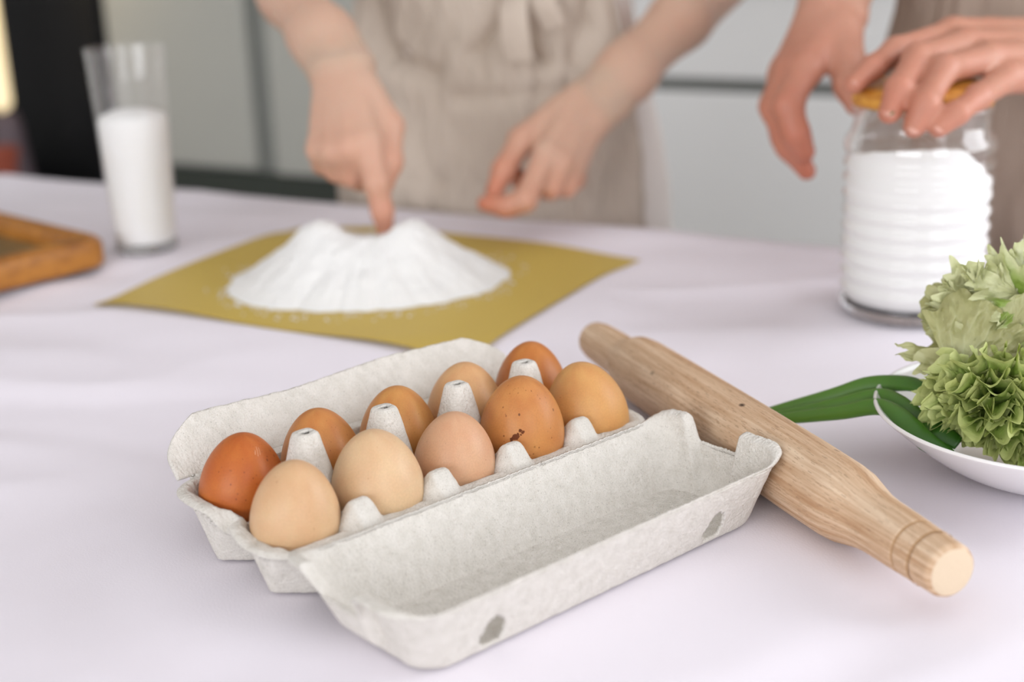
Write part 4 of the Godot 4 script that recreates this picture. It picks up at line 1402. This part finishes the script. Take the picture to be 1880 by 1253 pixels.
		v -= groove(t, y, -0.50, 0.925, -0.62, 0.897, 0.015, 0.008) + groove(t, y, -1.0, 0.955, -0.85, 0.90, 0.012, 0.010)
		v -= groove(t, y, -0.1, 0.862, -0.75, 0.868, 0.007, 0.009) + groove(t, y, 0.3, 0.85, 0.05, 0.77, 0.008, 0.016)
		return v
	M.apron = bump(plain(rgb(210, 196, 182), 0.92, 0.2), M.weave, 0.03, 12.0)
	var front := part("apron", garment(c, 0.44, 1.30, a, b, -1.25, 1.35, pleat, 0.002, 220, 170), M.apron, o)
	# the knotted ties hang in front
	g = Geo.new()
	sweep(g, [c.call(-0.090, 0.128, 0.985), c.call(-0.096, 0.150, 0.955), c.call(-0.099, 0.154, 0.93), c.call(-0.101, 0.150, 0.903)], [0.015, 0.0165, 0.017, 0.0165], [0.004, 0.003, 0.002, 0.0014], EV, 16)
	part("apron_tie", g, M.apron, front)
	g = Geo.new()
	sweep(g, [c.call(-0.105, 0.135, 0.985), c.call(-0.125, 0.140, 0.96), c.call(-0.134, 0.132, 0.935)], [0.012, 0.014, 0.013], [0.004, 0.003, 0.0014], EV, 16)
	part("apron_tie", g, M.apron, front)
	g = Geo.new()
	sweep(g, [c.call(-0.115, 0.132, 0.982), c.call(-0.094, 0.150, 0.988), c.call(-0.07, 0.142, 0.984)], [0.010, 0.016, 0.010], [0.007, 0.011, 0.007], EV, 16)
	part("apron_knot", g, M.apron, front)
	var trousers := []
	for s in [-1.0, 1.0]: chain(trousers, [c.call(s * 0.085, 0.0, 0.84), c.call(s * 0.095, 0.01, 0.47), c.call(s * 0.1, -0.02, 0.1)], [0.078, 0.068, 0.056])
	g = Geo.new()
	skin(g, trousers, 0.014, 0.01, Color.WHITE, Color.WHITE)
	part("trousers", g, plain(rgb(88, 92, 104), 0.9), o)
	hair(c, 1.66, true, o, plain(rgb(92, 62, 42), 0.6))

func make_person_two() -> void:
	var c := func(across: float, forward: float, y: float) -> Vector3: return K(-0.140 - across, 1.475 - forward, y)
	var cell := 0.0025
	var g := Geo.new()
	var tan_ := lin(194, 147, 125)
	var red := lin(190, 112, 88)
	var l := []
	trunk(l, c, 1.78)
	chain(l, [c.call(0.18, 0.0, 1.42), Vector3(0.3662, 1.1233, -1.4861), Vector3(0.3298, 1.0443, -1.3763)], [0.05, 0.042, 0.036])
	chain(l, [c.call(-0.18, 0.0, 1.42), Vector3(0.7480, 1.0042, -1.4264), Vector3(0.6333, 0.9643, -1.3188)], [0.05, 0.042, 0.036])
	skin(g, l, 0.013, 0.012, tan_, red)
	l = []
	head(l, c, 1.78)
	skin(g, l, 0.006, 0.006, tan_, red)
	# the right hand hangs beside the jar
	l = []
	chain(l, [Vector3(0.3436, 1.0728, -1.4171), Vector3(0.3164, 1.0171, -1.3360), Vector3(0.2968, 0.9875, -1.2843)], [0.036, 0.033, 0.029])
	chain(l, [Vector3(0.2886, 0.9878, -1.2844), Vector3(0.2773, 0.9653, -1.2508)], [0.024, 0.020])
	chain(l, [Vector3(0.3059, 0.9872, -1.2842), Vector3(0.2950, 0.9633, -1.2501)], [0.024, 0.0205])
	skin(g, l, 0.004, 0.006, tan_, red)
	l = []
	var w1 := Vector3(0.2755, 0.9611, -1.2463)
	var w2 := Vector3(0.2951, 0.9591, -1.2456)
	chain(l, [Vector3(0.2810, 0.9778, -1.2653), w1], [0.0215, 0.0195], [0.1, 0.2])
	chain(l, [Vector3(0.2999, 0.9772, -1.2651), w2], [0.0215, 0.0195], [0.1, 0.2])
	chain(l, [w2, Vector3(0.2498, 0.9221, -1.1842)], [0.0175, 0.0135], [0.2, 0.5])
	chain(l, [w2.lerp(w1, 0.5), Vector3(0.2425, 0.9204, -1.1994)], [0.0175, 0.0135], [0.2, 0.5])
	chain(l, [w1, Vector3(0.2411, 0.9173, -1.2173)], [0.0175, 0.0130], [0.2, 0.5])
	chain(l, [w1, Vector3(0.2415, 0.9115, -1.2333)], [0.0170, 0.0120], [0.2, 0.5])
	chain(l, [Vector3(0.2498, 0.9221, -1.1842), Vector3(0.2318, 0.8963, -1.1600), Vector3(0.2377, 0.8749, -1.1531), Vector3(0.2453, 0.8598, -1.1534)], [0.0128, 0.0112, 0.0098, 0.0082], [0.5, 0.9])
	chain(l, [Vector3(0.2425, 0.9204, -1.1994), Vector3(0.2257, 0.8910, -1.1814), Vector3(0.2351, 0.8617, -1.1698), Vector3(0.2497, 0.8411, -1.1652)], [0.0128, 0.0112, 0.0098, 0.0078], [0.5, 0.9])
	chain(l, [Vector3(0.2411, 0.9173, -1.2173), Vector3(0.2283, 0.8896, -1.2051), Vector3(0.2360, 0.8635, -1.1935), Vector3(0.2516, 0.8436, -1.1902)], [0.0124, 0.0108, 0.0095, 0.0080], [0.5, 0.9])
	chain(l, [Vector3(0.2415, 0.9115, -1.2333), Vector3(0.2343, 0.8884, -1.2268), Vector3(0.2401, 0.8681, -1.2202), Vector3(0.2512, 0.8526, -1.2173)], [0.0112, 0.0096, 0.0085, 0.0072], [0.5, 0.9])
	chain(l, [Vector3(0.2882, 0.9469, -1.2238), Vector3(0.2862, 0.9265, -1.1961), Vector3(0.2838, 0.9095, -1.1696), Vector3(0.2861, 0.8965, -1.1548)], [0.0185, 0.0145, 0.0118, 0.0092], [0.2, 0.4])
	skin(g, l, cell, 0.0032, tan_, red)
	# the left hand spreads over the lid of the jar
	l = []
	chain(l, [Vector3(0.7480, 1.0042, -1.4264), Vector3(0.5938, 0.9503, -1.2722), Vector3(0.4945, 0.9335, -1.1774)], [0.040, 0.036, 0.030])
	skin(g, l, 0.005, 0.006, tan_, red)
	l = []
	w1 = Vector3(0.4531, 0.9407, -1.1639)
	w2 = Vector3(0.4421, 0.9186, -1.1357)
	chain(l, [Vector3(0.5081, 0.9426, -1.1908), w1], [0.024, 0.0205])
	chain(l, [Vector3(0.5029, 0.9205, -1.1731), w2], [0.024, 0.0205])
	chain(l, [w1, Vector3(0.3548, 0.9526, -1.1362)], [0.0185, 0.0130], [0.1, 0.35])
	chain(l, [w1.lerp(w2, 0.35), Vector3(0.3566, 0.9457, -1.1130)], [0.0185, 0.0134], [0.1, 0.35])
	chain(l, [w1.lerp(w2, 0.7), Vector3(0.3709, 0.9374, -1.0945)], [0.0185, 0.0130], [0.1, 0.35])
	chain(l, [w2, Vector3(0.3825, 0.9245, -1.0830)], [0.0175, 0.0120], [0.1, 0.35])
	chain(l, [Vector3(0.3548, 0.9526, -1.1362), Vector3(0.2978, 0.9469, -1.0871), Vector3(0.2743, 0.9383, -1.0612), Vector3(0.2558, 0.9296, -1.0415)], [0.0118, 0.0100, 0.0088, 0.0076], [0.3, 0.65])
	chain(l, [Vector3(0.3566, 0.9457, -1.1130), Vector3(0.3049, 0.9452, -1.0550), Vector3(0.2813, 0.9293, -1.0151), Vector3(0.2721, 0.9135, -1.0037)], [0.0122, 0.0103, 0.0090, 0.0078], [0.3, 0.65])
	chain(l, [Vector3(0.3709, 0.9374, -1.0945), Vector3(0.3203, 0.9390, -1.0372), Vector3(0.2960, 0.9202, -0.9996), Vector3(0.2880, 0.9043, -0.9954)], [0.0118, 0.0101, 0.0088, 0.0076], [0.3, 0.65])
	chain(l, [Vector3(0.3825, 0.9245, -1.0830), Vector3(0.3410, 0.9199, -1.0226), Vector3(0.3186, 0.9128, -0.9982), Vector3(0.3050, 0.9037, -0.9931)], [0.0108, 0.0090, 0.0080, 0.0070], [0.3, 0.65])
	chain(l, [Vector3(0.4367, 0.9418, -1.1800), Vector3(0.3938, 0.9465, -1.1658), Vector3(0.3664, 0.9349, -1.1463), Vector3(0.3418, 0.9260, -1.1276)], [0.0175, 0.0140, 0.0115, 0.009], [0.2, 0.5])
	skin(g, l, cell, 0.0022, tan_, red)
	var o := part("person", g, M.skin)
	tag(o, "person in a brown apron with both hands at the lid of the jar", "person")
	var out := Vector3(-0.15, 0.45, 0.88)
	var nails := [[Vector3(0.2743, 0.9383, -1.0612), Vector3(0.2550, 0.9285, -1.0412), 0.0076], [Vector3(0.2813, 0.9293, -1.0151), Vector3(0.2717, 0.9125, -1.0033), 0.0078], [Vector3(0.2960, 0.9202, -0.9996), Vector3(0.2876, 0.9032, -0.9951), 0.0076], [Vector3(0.3186, 0.9128, -0.9982), Vector3(0.3042, 0.9026, -0.9928), 0.0070]]
	for n in nails:
		var d: Vector3 = (n[1] - n[0]).normalized()
		var up := (out - d * out.dot(d)).normalized()
		nail(o, n[1] + up * n[2] * 0.93 - d * 0.0015, d, up, n[2] * 0.66, rgb(214, 158, 140))
	var a := func(y: float) -> float: return 0.165 + 0.03 * smoothstep(1.06, 0.72, y) + 0.04 * smoothstep(1.08, 1.38, y) - 0.08 * smoothstep(1.42, 1.5, y)
	var b := func(y: float) -> float: return 0.118 + 0.02 * smoothstep(1.06, 0.78, y) + 0.01 * smoothstep(1.1, 1.3, y) - 0.03 * smoothstep(1.42, 1.5, y)
	var soft := func(t: float, y: float) -> float: return 0.004 + 0.004 * noise.get_noise_2d(t * 500.0, y * 600.0)
	part("shirt", garment(c, 0.80, 1.47, a, b, -PI, PI, soft, 0.0016), plain(rgb(150, 138, 128), 0.9, 0.2), o)
	var f := FastNoiseLite.new()
	f.seed = 27
	f.frequency = 1.0
	var fold := func(t: float, y: float) -> float:
		return 0.016 + 0.012 * smoothstep(1.0, 0.75, y) + 0.008 * f.get_noise_2d(t * 2.6, y * 3.0) + 0.003 * f.get_noise_2d(t * 8.0, y * 9.0)
	part("apron", garment(c, 0.40, 1.34, a, b, -1.35, 1.6, fold, 0.002), bump(plain(rgb(168, 150, 136), 0.92, 0.2), M.weave, 0.03, 12.0), o)
	var trousers := []
	for s in [-1.0, 1.0]: chain(trousers, [c.call(s * 0.09, 0.0, 0.9), c.call(s * 0.1, 0.01, 0.5), c.call(s * 0.105, -0.02, 0.1)], [0.085, 0.074, 0.062])
	g = Geo.new()
	skin(g, trousers, 0.014, 0.01, Color.WHITE, Color.WHITE)
	part("trousers", g, plain(rgb(70, 66, 64), 0.9), o)
	hair(c, 1.78, false, o, plain(rgb(60, 44, 34), 0.6))
	# herb flecks that stick to the middle finger
	for k in 2:
		g = Geo.new()
		var at: Vector3 = [Vector3(0.2938, 0.9461, -1.0442), Vector3(0.2721, 0.9145, -0.9951)][k]
		var r: float = [0.0032, 0.0019][k]
		for j in 5:
			for q in 5:
				var s := -1.0 + q * 0.5
				var t := -1.0 + j * 0.5
				g.add(Vector3(s * r * 0.6 * sqrt(1.05 - t * t) + t * r * 0.7, t * r * 0.8, -0.3 * r * s * s + 0.2 * r * t))
		for j in 4:
			for q in 4: g.quad(j * 5 + q, j * 5 + q + 1, j * 5 + q + 6, j * 5 + q + 5)
		var h := part("herb_fleck", solid(g, 0.0005), plain(rgb(62, 104, 48), 0.7))
		h.position = at
		tag(h, ["dark green herb fleck on the knuckle of the hand over the jar lid", "tiny green herb fleck at the fingertip on the jar rim"][k], "herb")

# ---------------------------------------------------------------- everything
func _ready() -> void:
	var cam := Camera3D.new()
	cam.name = "camera"
	add_child(cam)
	cam.transform = Transform3D(Vector3(0.9994, -0.0332, 0.0108), Vector3(0.0349, 0.9505, -0.3088), Vector3(0.0000, 0.3090, 0.9511), Vector3(0.0000, 1.0800, 0.0000))
	cam.fov = 26.99
	cam.near = 0.02
	cam.far = 50.0
	var at := CameraAttributesPhysical.new()
	at.frustum_focal_length = 50.01
	at.frustum_focus_distance = 0.76
	at.frustum_near = 0.02
	at.frustum_far = 50.0
	at.exposure_aperture = 4.0
	cam.attributes = at
	cam.current = true
	var env := Environment.new()
	env.background_mode = Environment.BG_SKY
	var sky := ProceduralSkyMaterial.new()
	sky.sky_top_color = rgb(190, 210, 238)
	sky.sky_horizon_color = rgb(232, 236, 240)
	sky.ground_horizon_color = rgb(206, 206, 202)
	sky.ground_bottom_color = rgb(150, 150, 146)
	sky.sky_energy_multiplier = 1.2
	sky.ground_energy_multiplier = 1.0
	env.sky = Sky.new()
	env.sky.sky_material = sky
	env.tonemap_mode = Environment.TONE_MAPPER_LINEAR
	env.tonemap_exposure = 0.725
	env.sdfgi_enabled = true
	env.ssao_enabled = true
	env.ssil_enabled = true
	var we := WorldEnvironment.new()
	we.name = "daylight"
	we.environment = env
	add_child(we)
	# daylight through the three windows
	var win := [["window_light", K(1.53, -0.9, 1.6), ROOM_TURN + PI / 2, Vector2(1.4, 1.4), 2.75], ["window_light", K(1.53, 1.85, 1.6), ROOM_TURN + PI / 2, Vector2(1.7, 1.4), 5.0], ["window_light", K(-0.7, -3.83, 1.6), ROOM_TURN, Vector2(3.1, 1.4), 11.3]]
	for w in win:
		var li := AreaLight3D.new()
		li.name = w[0]
		add_child(li, true)
		li.position = w[1]
		li.rotation.y = w[2]
		li.area_size = w[3]
		li.light_energy = w[4]
		li.light_color = rgb(251, 252, 255)
		li.shadow_enabled = true
		li.area_range = 14.0
		li.area_attenuation = 2.0
	make_materials()
	M.floor = plain(rgb(168, 164, 158), 0.5)
	M.weave = grey_texture(Vector2i(512, 512), 0.11, 3, 91)
	make_room()
	make_kitchen()
	make_table()
	make_person_one()
	make_person_two()
	make_carton()
	make_eggs()
	make_rolling_pin()
	make_flour()
	make_bowl()
	make_onions()
	make_lettuce()
	make_jar()
	make_glass()
	make_board()
